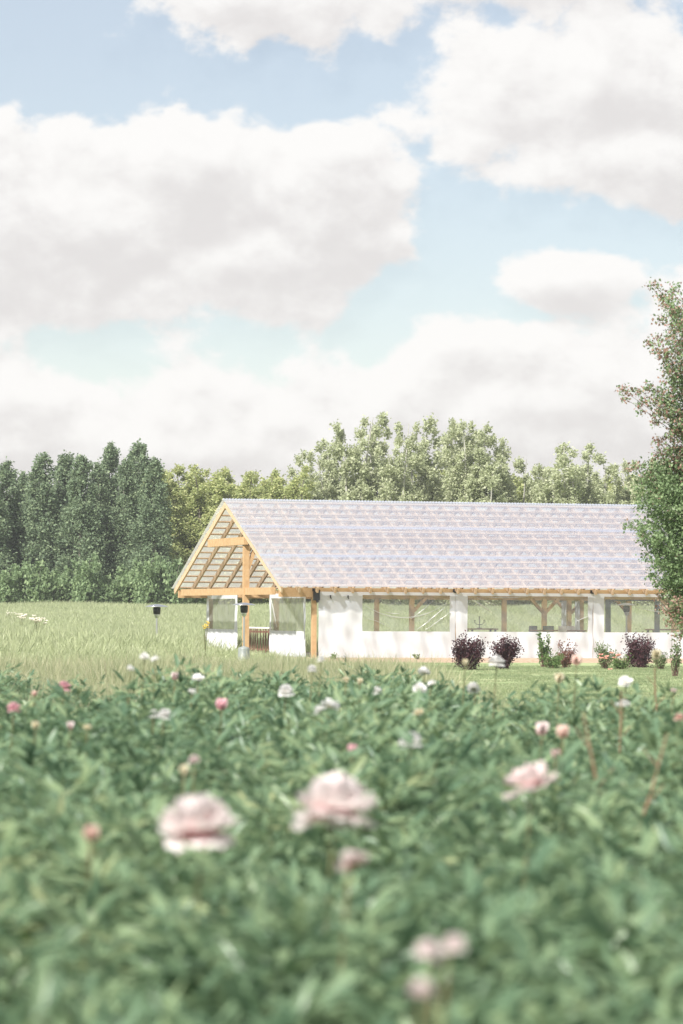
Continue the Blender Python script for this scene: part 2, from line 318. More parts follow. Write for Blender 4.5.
def ground_mat():
    """meadow soil/grass, mown lawn with soft stripes, mulch bed, packed earth: split by world position"""
    m, t = newmat('ground_cover')
    g = N(t, 'ShaderNodeNewGeometry'); P = g.outputs['Position']
    sep = N(t, 'ShaderNodeSeparateXYZ'); t.links.new(P, sep.inputs[0])
    mp = N(t, 'ShaderNodeVectorRotate', rotation_type='Z_AXIS'); mp.inputs['Center'].default_value = (BX, BY, 0); mp.inputs['Angle'].default_value = -TH; t.links.new(P, mp.inputs[0])
    s2 = N(t, 'ShaderNodeSeparateXYZ'); t.links.new(mp.outputs[0], s2.inputs[0])
    u = mth(t, 'SUBTRACT', s2.outputs[0], BX); v = mth(t, 'SUBTRACT', s2.outputs[1], BY)
    na = N(t, 'ShaderNodeTexNoise', Scale=.35, Detail=7, Roughness=.65); t.links.new(P, na.inputs['Vector'])
    nf = N(t, 'ShaderNodeTexNoise', Scale=9, Detail=6, Roughness=.7); t.links.new(P, nf.inputs['Vector'])
    field = ramp(t, na.outputs[0], [(.3, (.22, .29, .13)), (.5, (.31, .37, .19)), (.7, (.42, .43, .25))])
    stz = N(t, 'ShaderNodeMapping'); stz.inputs['Scale'].default_value = (.25, .55, 1); stz.inputs['Rotation'].default_value = (0, 0, .25); t.links.new(P, stz.inputs[0])
    nl = N(t, 'ShaderNodeTexNoise', Scale=1.1, Detail=3); t.links.new(stz.outputs[0], nl.inputs['Vector'])
    lawn = ramp(t, mth(t, 'ADD', mth(t, 'MULTIPLY', nl.outputs[0], .6), mth(t, 'MULTIPLY', nf.outputs[0], .4)), [(.38, (.20, .27, .12)), (.5, (.28, .34, .17)), (.62, (.38, .41, .23))])
    mulch = ramp(t, nf.outputs[0], [(.3, (.26, .17, .11)), (.5, (.42, .31, .22)), (.7, (.56, .45, .35))])
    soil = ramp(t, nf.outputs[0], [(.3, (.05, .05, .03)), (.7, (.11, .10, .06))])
    floor = ramp(t, nf.outputs[0], [(.3, (.16, .15, .13)), (.7, (.24, .23, .20))])
    def mix(a, b, f):
        k = N(t, 'ShaderNodeMix', data_type='RGBA'); t.links.new(f, k.inputs[0]); t.links.new(a, k.inputs[6]); t.links.new(b, k.inputs[7]); return k.outputs[2]
    wob = mth(t, 'MULTIPLY', mth(t, 'SUBTRACT', na.outputs[0], .5), 2.5)
    lx = mth(t, 'MINIMUM', mth(t, 'MULTIPLY_ADD', sep.outputs[1], -.055, 5.46), 1.5)
    isl = mth(t, 'MULTIPLY', mth(t, 'GREATER_THAN', mth(t, 'ADD', sep.outputs[0], mth(t, 'MULTIPLY', wob, .3)), lx), mth(t, 'LESS_THAN', v, 0))
    isl = mth(t, 'MULTIPLY', isl, mth(t, 'GREATER_THAN', sep.outputs[1], 30))
    c = mix(field, lawn, isl)
    w2 = mth(t, 'MULTIPLY', mth(t, 'SUBTRACT', nf.outputs[0], .5), 1.0)
    inb = mth(t, 'MULTIPLY', mth(t, 'GREATER_THAN', mth(t, 'ADD', v, w2), -3.2), mth(t, 'LESS_THAN', v, WID + .5))
    inb = mth(t, 'MULTIPLY', inb, mth(t, 'GREATER_THAN', mth(t, 'ADD', u, w2), -1.2))
    c = mix(c, mulch, inb)
    ins = mth(t, 'MULTIPLY', mth(t, 'GREATER_THAN', v, .2), mth(t, 'MULTIPLY', inb, mth(t, 'LESS_THAN', v, WID)))
    c = mix(c, floor, ins)
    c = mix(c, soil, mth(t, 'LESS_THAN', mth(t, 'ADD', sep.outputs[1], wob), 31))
    p = N(t, 'ShaderNodeBsdfPrincipled', Roughness=.95); p.inputs['Specular IOR Level'].default_value = .1; t.links.new(c, p.inputs['Base Color'])
    b = N(t, 'ShaderNodeBump', Strength=.6, Distance=.06); t.links.new(nf.outputs[0], b.inputs['Height']); t.links.new(b.outputs[0], p.inputs['Normal'])
    o = N(t, 'ShaderNodeOutputMaterial'); t.links.new(p.outputs[0], o.inputs[0]); return m
# ------------------------------------------------------------ ground
xs = np.unique(np.concatenate([np.linspace(-690, -80, 12), np.linspace(-80, 80, 81), np.linspace(80, 690, 12)]))
ys = np.unique(np.concatenate([np.linspace(-200, 0, 5), np.linspace(0, 300, 201), np.linspace(300, 980, 14)]))
GX, GY = np.meshgrid(xs, ys); V = np.stack([GX, GY, ground(GX, GY)], -1).reshape(-1, 3)
nx, ny = len(xs), len(ys); ii, jj = np.meshgrid(np.arange(nx - 1), np.arange(ny - 1)); b0 = (jj * nx + ii).ravel()
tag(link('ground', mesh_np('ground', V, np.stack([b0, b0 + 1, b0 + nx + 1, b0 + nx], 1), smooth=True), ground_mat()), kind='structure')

# ------------------------------------------------------------ pavilion
pav = tag(empty('pavilion', (BX, BY, 0), TH), 'long open timber pavilion with translucent corrugated roof and white tarpaulin sides', 'pavilion')
NB = 4; LEN = NB * BAY
SL = (HR - HE) / (WID / 2 + OE); AN = math.atan(SL)
def zs(v): return HR - SL * abs(v - WID / 2)
U0, U1 = -OA, LEN + OA
# rafters: 0.61 m apart on both slopes
nr = int(round((U1 - U0) / .61))
RH = .19
for side in (0, 1):
    for k in range(nr + 1):
        u = U0 + .03 + (U1 - U0 - .06) * k / nr
        v0 = -OE + .04 if side == 0 else WID + OE - .04
        off = .058 + RH / 2 / math.cos(AN)
        a = Vector((u, v0, zs(v0) - off)); b = Vector((u, WID / 2, HR - off - .01))
        w = .065 if 0 < k < nr else .06
        MB().beam(a, b, w, RH).build('rafter', M['wood_pale'], pav)
    npur = 15
    for k in range(npur):
        f = (k + .25) / (npur - .5)
        v = (-OE + f * (WID / 2 + OE)) if side == 0 else (WID + OE - f * (WID / 2 + OE))
        sg = 1 if side == 0 else -1
        Mx = Matrix.Rotation(sg * AN, 3, 'X')
        MB().box(((U0 + U1) / 2, v, zs(v) - .038), (U1 - U0, .085, .036), Mx).build('purlin', M['wood_pale'], pav)
# corrugated sheets in three overlapping courses per slope
nu = 1800; uu = np.linspace(U0 - .08, U1 + .08, nu)
for side in (0, 1):
    for c in range(3):

        f0, f1 = ((-.012, .352), (.318, .69), (.655, 1.002))[c]
        nv = 5; ff = np.linspace(f0, f1, nv)
        vv = -OE + ff * (WID / 2 + OE) if side == 0 else WID + OE - ff * (WID / 2 + OE)
        UU, VV = np.meshgrid(uu, vv)
        ZZ = HR - SL * np.abs(VV - WID / 2) + .0007 * np.sin(UU * 2 * math.pi / .11) + .012 + (.014 * (2 - c) * 0 + .01 * c)
        ZZ += .006 * np.sin(UU * 1.3 + c + VV)
        b0 = (np.arange(nv - 1)[:, None] * nu + np.arange(nu - 1)[None]).ravel()
        link('roof_sheet', mesh_np('roof_sheet', np.stack([UU, VV, ZZ], -1), np.stack([b0, b0 + 1, b0 + nu + 1, b0 + nu], 1), smooth=True), M['sheet'], pav)
UU, VV = np.meshgrid(uu, np.array([-.14, 0, .14]))
ZZ = HR + .052 - np.abs(VV) * SL + .010 * np.sin(UU * 2 * math.pi / .11)
b0 = (np.arange(2)[:, None] * nu + np.arange(nu - 1)[None]).ravel()
link('ridge_cap', mesh_np('ridge_cap', np.stack([UU, VV + WID / 2, ZZ], -1), np.stack([b0, b0 + 1, b0 + nu + 1, b0 + nu], 1), smooth=True), M['sheet'], pav)
# posts
P = .155
for k in range(NB + 1):
    for v in (0, WID):
        MB().box((k * BAY, v, 1.0), (P, P, 2.0)).build('post', M['wood'], pav)
VA, VB = .334 * WID, .70 * WID
for k in range(0, NB + 1):
    for row, v in ((0, VA), (1, VB)):
        uo = 0
        if row == 1 and k == 0: continue
        if row == 1 and k: uo = .3
        MB().box((k * BAY + uo, v, 1.0), (P, P, 2.0)).build('post', M['wood'], pav)
        if k:
            for sgn in ((1,) if (row == 0 and k < 2) else ((1, -1) if row == 0 else (-1,))):
                if row == 0 or k == 3:
                    MB().beam((k * BAY + uo + sgn * .06, v, 1.55), (k * BAY + uo + sgn * .52, v, 2.03), .10, .13, (0, 1, 0)).build('knee_brace', M['wood'], pav)
# a far-side post with braces both ways (seen in the second window)
uf = u_at(569.5, WID)
MB().box((uf, WID, 1.0), (P, P, 2.0)).build('post', M['wood'], pav)
for sgn in (1, -1): MB().beam((uf + sgn * .06, WID, 1.5), (uf + sgn * .5, WID, 1.98), .10, .14, (0, 1, 0)).build('knee_brace', M['wood'], pav)
# longitudinal beams
for v in (0, WID): MB().box(((U0 + U1) / 2, v, 2.155), (U1 - U0 - .1, .14, .305)).build('eave_beam', M['wood'], pav)
for v in (VA, VB): MB().box((LEN / 2, v, 2.13), (LEN, .12, .22)).build('tie_beam', M['wood'], pav)
zb = zs(VA) - .058 - RH / math.cos(AN)
MB().box(((U0 + U1) / 2 + .1, VA, zb - .13), (U1 - U0 - .2, .15, .25)).build('roof_beam', M['wood'], pav)
for k in range(2, NB + 1, 2): MB().box((k * BAY, VA, (zb - .25 + 2.25) / 2), (P, P, zb - .26 - 2.25)).build('upper_post', M['wood'], pav)
# gable truss
ug = U0 + .16
MB().box((ug, VA, (zb - .26) / 2 + .07), (.20, .20, zb - .26 - .14)).build('gable_post', M['wood'], pav)
MB().box((ug, VA, .07), (.26, .26, .14)).build('post_footing', M['tarp'], pav)
MB().beam((ug + .02, VA, zb - 1.35), (ug + .42, VA, zb - .22), .12, .17, (0, 1, 0)).build('knee_brace', M['wood'], pav)
vb1 = v_at(183, ug); vb0 = v_at(274, ug)
MB().beam((ug, vb0, 2.2), (ug, VA - .1, 2.2), .14, .24).build('gable_tie_beam', M['wood'], pav)
MB().beam((ug, VA + .1, 2.2), (ug, vb1, 2.2), .14, .24).build('gable_tie_beam', M['wood'], pav)
vc1 = v_at(211.5, ug); zc = EYE + (HOR - 541.8 - .7) / F * (BY - 1.0 + .5 * WID)
MB().beam((ug - .06, WID / 2 - (vc1 - WID / 2) * 1.0, zc), (ug - .06, vc1, zc), .16, .27).build('collar_beam', M['wood'], pav)
vs = v_at(210.3, 0)
MB().box((.06, vs, 1.0), (.10, .12, 2.0)).build('post', M['wood'], pav)
# black steel brackets
MB().box((ug - .02, VA, zb - .30), (.22, .24, .24)).box((ug - .02, VA - .13, zb - .30), (.10, .03, .16)).build('steel_bracket', M['black'], pav)
for k in range(1, NB + 1):
    MB().box((k * BAY, -.14, 2.245), (.19, .05, .11)).box((k * BAY, -.14, 2.20), (.11, .07, .05)).build('steel_bracket', M['black'], pav)
b = MB().box((.03, -.19, 2.06), (.20, .16, .34)).box((-.04, -.20, 2.24), (.14, .08, .10)); b.tube([(.05, -.22, 1.95), (.06, -.24, 1.83)], .05); b.build('wall_speaker', M['black'], pav)

def wall_tarp(origin, ax, length, top, win, name='wall_tarp', amp=.022, pane='vinyl', folds=(), seed=0, flare=0, parent=pav, off=-.13, wtop=2.08, wbot=.875):
    """hanging tarp in the plane (ax, z) with a clear window let into it; wrinkled in its normal"""
    g = np.random.default_rng(seed); ax = Vector(ax); nrm = Vector((ax.y, -ax.x, 0))
    def disp(s, z):
        d = amp * (np.sin(s * 7.1 + seed + 1.5 * np.sin(z * 1.7 + seed)) * .5 + np.sin(s * 15.3 + z * 5 + 2.1 * seed + np.sin(s * 3)) * .35 + np.sin(z * 9 + s * 4.2 + seed) * .3)
        d = d + flare * (np.clip(.9 - z, 0, 1) ** 1.3) * (np.sin(s * 9 + z * 7 + seed) * .5 + .3 + .4 * np.sin(z * 14 + s * 12))
        return d * np.clip((top - z) * 3, .15, 1)
    segs = lambda a, b, n: list(np.linspace(a, b, max(2, n)))
    w0, w1 = win
    S = np.array(sorted(set(np.round(segs(0, w0, int(w0 * 10) + 2) + segs(w0, w1, int((w1 - w0) * 10) + 2) + segs(w1, length, int((length - w1) * 10) + 2), 4))))
    Z = np.array(sorted(set(np.round(segs(.0, wbot, 12) + segs(wbot, wtop, 12) + segs(wtop, top, 3), 4))))
    SS, ZZ = np.meshgrid(S, Z); D = disp(SS, ZZ)
    o = Vector(origin) + nrm * (-off)
    def to(SS, D, ZZ):
        return np.stack([o.x + SS * ax.x + D * nrm.x, o.y + SS * ax.y + D * nrm.y, ZZ + 0 * SS], -1)
    q = []
    n = len(S)
    for j in range(len(Z) - 1):
        for i in range(n - 1):
            zc_, sc_ = (Z[j] + Z[j + 1]) / 2, (S[i] + S[i + 1]) / 2
            if w0 < sc_ < w1 and wbot < zc_ < wtop: continue
            q.append((j * n + i, j * n + i + 1, (j + 1) * n + i + 1, (j + 1) * n + i))
    t = link(name, mesh_np(name, to(SS, D, ZZ), q, smooth=True), M['tarp'], parent)
    sw = S[(S >= w0 - 1e-4) & (S <= w1 + 1e-4)]; zw = Z[(Z >= wbot - 1e-4) & (Z <= wtop + 1e-4)]
    S2, Z2 = np.meshgrid(sw, zw); D2 = disp(S2, Z2)
    n2 = len(sw); b0 = (np.arange(len(zw) - 1)[:, None] * n2 + np.arange(n2 - 1)[None]).ravel()
    w = link('window', mesh_np('window', to(S2, D2, Z2), np.stack([b0, b0 + 1, b0 + n2 + 1, b0 + n2], 1), smooth=True), M[pane], t)
    for (p0, p1, sag, wd) in folds:      # creases hanging in the clear sheet: shallow raised ridges, tapering, highlight put into their paler colour
        ks = np.linspace(0, 1, 15); vs_ = []; fs = []
        for i, k in enumerate(ks):
            s_ = w0 + (w1 - w0) * (p0[0] + (p1[0] - p0[0]) * k); z_ = wbot + (wtop - wbot) * (p0[1] + (p1[1] - p0[1]) * k - sag * 4 * k * (1 - k))
            hw = wd * (.3 + .7 * math.sin(math.pi * k)); dd = float(disp(s_, z_))
            for e, h in ((-1, .012), (0, .05), (1, .012)):
                vs_.append(to(np.array(s_), np.array(dd + h), np.array(z_ + e * hw)))
            if i: 
                a_ = (i - 1) * 3; fs += [(a_, a_ + 1, a_ + 4, a_ + 3), (a_ + 1, a_ + 2, a_ + 5, a_ + 4)]
        link('crease', mesh_np('crease', np.array(vs_).reshape(-1, 3), fs, smooth=True), M['vinyl_fold_highlight'], w)
    return t
# long wall
wins = [(u_at(362, 0), u_at(449, 0)), (u_at(467, 0), u_at(587, 0)), (u_at(603.5, 0), u_at(722, 0)), (u_at(740, 0), u_at(850, 0))]
FO = [[((0, .75), (1, .85), .42, .022), ((.05, .35), (.3, .12), -.03, .014), ((.25, .55), (.42, .5), .03, .015), ((.62, .05), (.97, .75), .04, .03), ((.72, .05), (1, .55), .03, .02), ((.55, .35), (.8, .85), .03, .018)],
      [((.02, .93), (.2, .55), .0, .035), ((.06, .97), (.25, .72), .0, .02), ((.1, .98), (.5, .99), .03, .02), ((.9, .3), (1, .45), .0, .02)],
      [((.25, .72), (.62, .5), .02, .02), ((.62, .5), (1, .5), .03, .012)], [((.05, .8), (.6, .5), .1, .02)]]
for k in range(NB):
    a = .12 if k == 0 else k * BAY + .004; bnd = (k + 1) * BAY
    w0, w1 = wins[k]; w1 = min(w1, bnd - .12)
    wall_tarp((a, 0, 0), (1, 0, 0), bnd - a, 2.18, (w0 - a, w1 - a), seed=k + 1, folds=FO[k], amp=.042)
# far wall: tarps drawn aside, narrow strips hang by the posts
for px in (563.5, 577): 
    uu_ = u_at(px, WID); 
    S_ = np.linspace(-.09, .09, 9); Z_ = np.linspace(0.1, 1.98, 12); SS, ZZ = np.meshgrid(S_, Z_)
    VV = WID - .1 + .03 * np.sin(SS * 60) ; b0 = (np.arange(11)[:, None] * 9 + np.arange(8)[None]).ravel()
    link('gathered_tarp', mesh_np('gathered_tarp', np.stack([uu_ + SS, VV, ZZ], -1), np.stack([b0, b0 + 1, b0 + 10, b0 + 9], 1), smooth=True), M['tarp'], pav)
# gable panels
va, vb = v_at(309.5, 0), v_at(273, 0)
wall_tarp((0, vb, 0), (0, -1, 0), vb - va, 2.13, (.28, vb - va - .25), name='gable_tarp', pane='vinyl_gable', seed=11, flare=.03, off=-.11, wtop=1.97, wbot=.86, folds=[((.02, .95), (.2, .1), .05, .02)])
va, vb = v_at(241, 0), v_at(210, 0)
wall_tarp((0, vb, 0), (0, -1, 0), vb - va, 2.13, (.38, vb - va - .38), name='gable_tarp', pane='vinyl_gable', seed=14, flare=.12, off=-.11, wtop=1.97, wbot=.86)
for px in (329.5, 347): 
    hu = u_at(px, 0); MB().box((hu, -.19, 2.02), (.03, .05, .09)).box((hu + .015, -.21, 1.96), (.02, .03, .05)).build('hook', M['black'], pav)

def bl(u, v, z=0): return (BX + u * ct - v * st, BY + u * st + v * ct, z)
# half-height slatted screen in the gable opening
t = tag(empty('slatted_screen', bl(.25, (v_at(272, .25) + v_at(248, .25)) / 2), TH), 'low brown screen of crooked slats with a pale top rail in the gable opening', 'screen')
hl = abs(v_at(272, .25) - v_at(248, .25)) / 2 - .05
MB().box((0, 0, .93), (.09, 2 * hl, .06)).build('top_rail', M['cloth'], t, bevel=.008)
MB().box((0, 0, .17), (.05, 2 * hl, .06)).box((0, 0, .80), (.05, 2 * hl, .07)).build('rail', M['darkwood'], t)
for y_ in (-hl + .05, hl - .05): MB().box((0, y_, .45), (.08, .09, .89)).build('post', M['darkwood'], t)
m_ = MB(); 
for k in range(17):
    y_ = -hl + .2 + (2 * hl - .4) * k / 16; m_.beam((-.035 + .02 * (k % 2), y_ + random.uniform(-.06, .06), .06), (-.035 + .02 * (k % 2), y_ + random.uniform(-.12, .12), .9), .05, .016, (1, 0, 0))
m_.build('slats', M['darkwood'], t)

# ------------------------------------------------------------ patio heaters
def heater(loc, h):
    t = empty('patio_heater', loc)
    MB().lathe([(0, 0), (.23, 0), (.24, .03), (.24, .07), (.19, .09), (.185, .52), (.17, .56), (.05, .60), (0, .60)]).build('tank_housing', M['tank'], t, True)
    MB().lathe([(.03, .58), (.03, h - .42)], n=12).build('pole', M['steel'], t, True)
    MB().lathe([(.03, h - .45), (.07, h - .42), (.085, h - .36), (.085, h - .33)], n=20).build('gas_collar', M['steel'], t, True)
    MB().lathe([(.09, h - .33), (.115, h - .30), (.125, h - .12), (.09, h - .09), (0, h - .09)], n=20).build('burner', M['black'], t, True)
    MB().lathe([(0, h), (.08, h - .005), (.25, h - .035), (.37, h - .075), (.385, h - .085), (.37, h - .083), (.24, h - .05), (0, h - .02)], n=32).build('reflector', M['steel'], t, True)
    for k in range(3):
        a = k * 2.094; MB().tube([(.08 * math.cos(a), .08 * math.sin(a), h - .10), (.1 * math.cos(a), .1 * math.sin(a), h - .03)], .006, 6).build('strut', M['steel'], t)
    return t
def hloc(px, py_top, Y, h): p = at(px, py_top, Y); return (p.x, p.y, p.z - h)
p = at(244.7, 602.5, 111); g0 = float(ground(p.x, p.y)); h1 = p.z - g0
tag(heater((p.x, p.y, g0), h1), 'steel patio heater standing before the pavilion gable, hiding its timber post', 'patio heater', 'patio heaters')
p = at(157.5, 604.2, 113); g0 = float(ground(p.x, p.y))
tag(heater((p.x, p.y, g0), p.z - g0), 'patio heater in the tall meadow grass left of the pavilion, only its top showing', 'patio heater', 'patio heaters')
uu_ = u_at(627, 5.5); q = bl(uu_, 5.5); p = at(627, 603, q[1])
tag(heater(q, p.z), 'patio heater inside the pavilion seen through the right-hand clear window', 'patio heater', 'patio heaters')

# ------------------------------------------------------------ furniture inside
def table(loc, rz, L=1.9, h=.93):
    t = empty('bar_table', loc, rz)
    MB().box((0, 0, h - .02), (L, .7, .045)).build('tabletop', M['darkwood'], t, bevel=.006)
    for x in (-1, 1):
        for y in (-1, 1): MB().box((x * (L / 2 - .08), y * .27, (h - .045) / 2), (.06, .06, h - .045)).build('leg', M['slate'], t)
    return t
def chair(loc, rz, mat):
    t = empty('bar_chair', loc, rz)
    MB().box((0, 0, .66), (.42, .42, .05)).build('seat', mat, t, bevel=.01)
    m = MB()
    for i in range(7):
        a = -.6 + 1.2 * i / 6; m.box((math.sin(a) * .26, .05 + math.cos(a) * .17, .93), (.095, .025, .28), Matrix.Rotation(-a, 3, 'Z'))
    m.build('backrest', mat, t)
    for x in (-1, 1):
        for y in (-1, 1): MB().beam((x * .21, y * .21, 0), (x * .17, y * .17, .64), .035, .035, (1, 0, 0)).build('leg', M['slate'], t)
    return t
def inloc(px, v): return bl(u_at(px, v), v)
tag(table(inloc(558, 3.2), TH), 'dark high table behind the second window, chairs on both sides', 'table', 'high tables inside the pavilion')
tag(table(inloc(482, 3.4), TH, 1.0, .97), 'small high table at the left end of the second window carrying a branched stand', 'table', 'high tables inside the pavilion')
for px, v, rz, mt, lb in ((537, 3.3, .4, 'slate', 'dark chair back left of the timber post in the second window'), (549, 2.9, -.3, 'slate', 'dark chair just right of the timber post in the second window'),
                          (560, 2.5, 3.5, 'cloth', 'pale cloth-covered chair at the high table behind the second window'), (573, 3.4, .2, 'cloth', 'light chair farthest right behind the second window')):
    tag(chair(inloc(px, v), TH + rz, M[mt]), lb, 'chair', 'chairs inside the pavilion')
q = inloc(480, 3.4); t = tag(empty('branched_stand', (q[0], q[1], .974), TH), 'dark branched stand on the small table behind the second window', 'stand')
MB().lathe([(0, 0), (.09, 0), (.09, .015), (.015, .03), (.014, .38), (0, .39)], n=14).build('stem', M['black'], t, True)
for s_ in (-1, 1): MB().tube([(0, 0, .12), (s_ * .1, 0, .14), (s_ * .17, 0, .2), (s_ * .17, 0, .25)], .012, 8).build('arm', M['black'], t)
for s_ in (-.17, 0, .17): MB().lathe([(0, 0), (.03, .01), (.035, .03), (0, .03)], (s_, 0, .25 if s_ else .38), 10).build('cup', M['black'], t)
t = tag(empty('metal_frame', inloc(633, 1.6), TH), 'dark slate metal frame with two uprights behind the right-hand window', 'frame')
q0, q1 = u_at(608.5, 1.6) - u_at(633, 1.6), u_at(657.5, 1.6) - u_at(633, 1.6)
for q_ in (q0, q1): MB().box((q_, 0, 1.0), (.17, .10, 2.0)).build('upright', M['slate'], t, bevel=.006)
MB().box(((q0 + q1) / 2, 0, 1.97), (q1 - q0 - .18, .05, .045)).build('crossbar', M['slate'], t)
tag(table(inloc(668, 2.4), TH, 1.4, .98), 'dark high table right of the metal frame behind the right-hand window', 'table', 'high tables inside the pavilion')

# ------------------------------------------------------------ leafy plants
def branch_pts(a, b, bend, n=5):
    a, b = np.asarray(a, float), np.asarray(b, float); k = np.linspace(0, 1, n)[:, None]
    return a + (b - a) * k + np.array(bend) * (np.sin(k * math.pi))
def tree_meshes(name, h, rad, seed, nclump, nleaf, leaf, base=.12, power=.8, top=.12, trunk_r=.13, lean=.3, multi=1, spread=.33):
    """one tree: trunk with limbs (mesh), crown of leaf faces gathered in clumps that sit on the limbs (mesh)"""
    global rng
    rng = np.random.default_rng(seed); mb = MB(); cl = []
    for s in range(multi):
        ang = rng.uniform(0, 6.28); lx, ly = (0, 0) if multi == 1 else (math.cos(ang) * rad * .4, math.sin(ang) * rad * .4)
        hh = h * (1 if s == 0 else rng.uniform(.72, .95))
        tp = branch_pts((0, 0, 0), (lx, ly, hh * .97), (rng.normal() * lean * .4, rng.normal() * lean * .4, 0), 7)
        mb.tube([tuple(x) for x in tp], [trunk_r * (1 - .88 * k / 6) / (1 if s == 0 else 1.3) for k in range(7)], 7)
        n = nclump // multi
        for i in range(n):
            f = base + (1 - base) * (i + rng.random()) / n
            r = rad * ((1 - f) ** power * (1 - top) + top) * min(1, (f - base + .10) / .22) * (1 if multi == 1 else .75)
            a = rng.uniform(0, 6.28); q = rng.uniform(.35, 1.08)
            c0 = tp[0] + (tp[-1] - tp[0]) * f
            c = c0 + np.array([math.cos(a) * r * q, math.sin(a) * r * q, r * .25 * rng.normal()])
            cl.append((c, max(.16, r * spread * rng.uniform(.7, 1.3)), f))
            if i % 3 == 0: 
                c1 = tp[0] + (tp[-1] - tp[0]) * max(.02, f - .07)
                mb.tube([tuple(x) for x in branch_pts(c1, c, (0, 0, .1), 4)], [trunk_r * .28 * (1.1 - f), trunk_r * .2 * (1.1 - f), trunk_r * .13 * (1.1 - f), .008], 4, False)
    C = np.array([c[0] for c in cl]); S = np.array([c[1] for c in cl])
    ix = rng.choice(len(cl), nleaf, p=S / S.sum())
    P_ = C[ix] + rng.normal(size=(nleaf, 3)) * S[ix][:, None] * np.array([.55, .55, .85])
    P_[:, 2] = np.maximum(P_[:, 2], .1)
    V, q, _ = stamp(KITE, KQ, [], P_, rdir(nleaf, .2), rdir(nleaf, .5), leaf * rng.uniform(.6, 1.35, nleaf))
    tm = bpy.data.meshes.new(name + '_trunk'); tm.from_pydata(mb.v, [], mb.f); tm.update()
    return tm, mesh_np(name + '_crown', V, q)
def place_tree(name, meshes, mats, loc, sc, rz, label, cat, group=None):
    t = empty(name, loc, rz); t.scale = sc
    a = link('trunk', meshes[0], None, t); b_ = link('crown', meshes[1], None, t)
    for o, m_ in ((a, mats[0]), (b_, mats[1])):
        if not o.data.materials: o.data.materials.append(m_)
    return tag(t, label, cat, group)
darks = [tree_meshes('dark_tree', 10, 1.55, 100 + i, 150, 26000, .155, .03, .62, .10, multi=1, spread=.34) for i in range(5)]
mids = [tree_meshes('mid_tree', 9.5, 1.35, 200 + i, 130, 26000, .14, .03, .5, .25, multi=3, spread=.36) for i in range(4)]
pales = [tree_meshes('pale_tree', 10, 1.6, 300 + i, 120, 24000, .14, .05, .45, .3, multi=3, lean=.6, spread=.27) for i in range(6)]
TB = 248.0
ORD = ['first', 'second', 'third', 'fourth', 'fifth', 'sixth', 'seventh', 'eighth', 'ninth', 'tenth', 'eleventh', 'twelfth', 'thirteenth', 'fourteenth', 'fifteenth', 'sixteenth', 'seventeenth', 'eighteenth', 'nineteenth', 'twentieth', 'twenty-first', 'twenty-second']
def put_trees(lst, vars_, hv, wv_, mats, name, desc, group, Yb, wf=2.3):
    vis = 0
    for i, (px, top, w) in enumerate(lst):
        Y = Yb + (i * 37 % 5) * 1.6; p = at(px, top, Y); g = float(ground(p.x, Y)); h = (p.z - g) * (1.04 if wf > 2 else 1.0)
        sx = wf * (w / F * Y) / wv_
        if 0 <= px <= 683:
            vis += 1; lb = desc % (ORD[vis - 1])
        else: lb = desc.replace('%s from', 'outside, beside') % () if '%s from' in desc else desc
        place_tree(name, vars_[i % len(vars_)], mats, (p.x, Y, g - .05), (sx, sx, h / hv), i * 1.7, lb, 'tree', group)
DK = [(-14, 458, 36), (7, 460, 36), (24, 470, 30), (42, 452, 36), (66, 451, 36), (82, 453, 34), (97, 462, 30), (109, 441, 36), (125, 458, 30), (139, 440, 38), (153, 456, 32)]
put_trees(DK, darks, 10, 3.4, (M['bark'], M['tree_dark']), 'poplar_tree', 'dark bluish green poplar, %s from the left in the dark stand', 'dark poplars on the left', TB, 1.8)
MD = [(164, 468, 32), (176, 465, 32), (191, 470, 32), (205, 472, 30), (217, 474, 28), (228, 468, 30), (241, 476, 28), (255, 474, 28), (268, 472, 28), (282, 476, 28), (294, 470, 28)]
put_trees(MD, mids, 9.5, 3.2, (M['bark'], M['tree_mid']), 'young_poplar', 'yellow-green bushy young poplar, %s from the left between dark stand and tall aspens', 'yellow-green trees behind the gable', TB + 5)
PL = [(308, 453, 34), (322, 460, 30), (337, 440, 36), (358, 418, 44), (378, 423, 40), (397, 424, 38), (413, 444, 34), (434, 418, 44), (451, 423, 38), (466, 425, 38), (486, 428, 42), (500, 440, 36), (516, 460, 34), (533, 466, 32), (546, 470, 30),
      (567, 446, 44), (578, 448, 40), (593, 466, 34), (617, 466, 38), (632, 463, 34), (655, 458, 40), (676, 462, 40), (700, 455, 44)]
put_trees(PL, pales, 10, 3.9, (M['palebark'], M['tree_pale']), 'aspen_tree', 'pale green airy aspen, %s from the left above the pavilion roof', 'pale aspens behind the roof', TB + 10, 2.05)
# bushes along the wood's edge, left of the pavilion
ebs = [tree_meshes('edge_bush', 3.2, 1.5, 400 + i, 40, 3000, .24, .0, .5, .35, trunk_r=.05, multi=3, spread=.4) for i in range(3)]
for i, (px, top, w) in enumerate([(8, 566, 40), (34, 560, 44), (62, 570, 36), (88, 556, 40), (104, 574, 34), (130, 566, 44), (150, 556, 40), (172, 558, 46), (196, 566, 36)]):
    Y = TB - 4 + i % 3; p = at(px, top, Y); g = float(ground(p.x, Y))
    sx = (w / F * Y) / 3.0
    place_tree('edge_bush', ebs[i % 3], (M['bark'], M['edge'] if i not in (3, 6, 7) else M['edge']), (p.x, Y, g - .05), (sx, sx, (p.z - g) / 3.2), i * 2.1, 'low green bush, %s from the left along the foot of the wood' % ORD[i], 'bush', 'bushes at the foot of the wood')

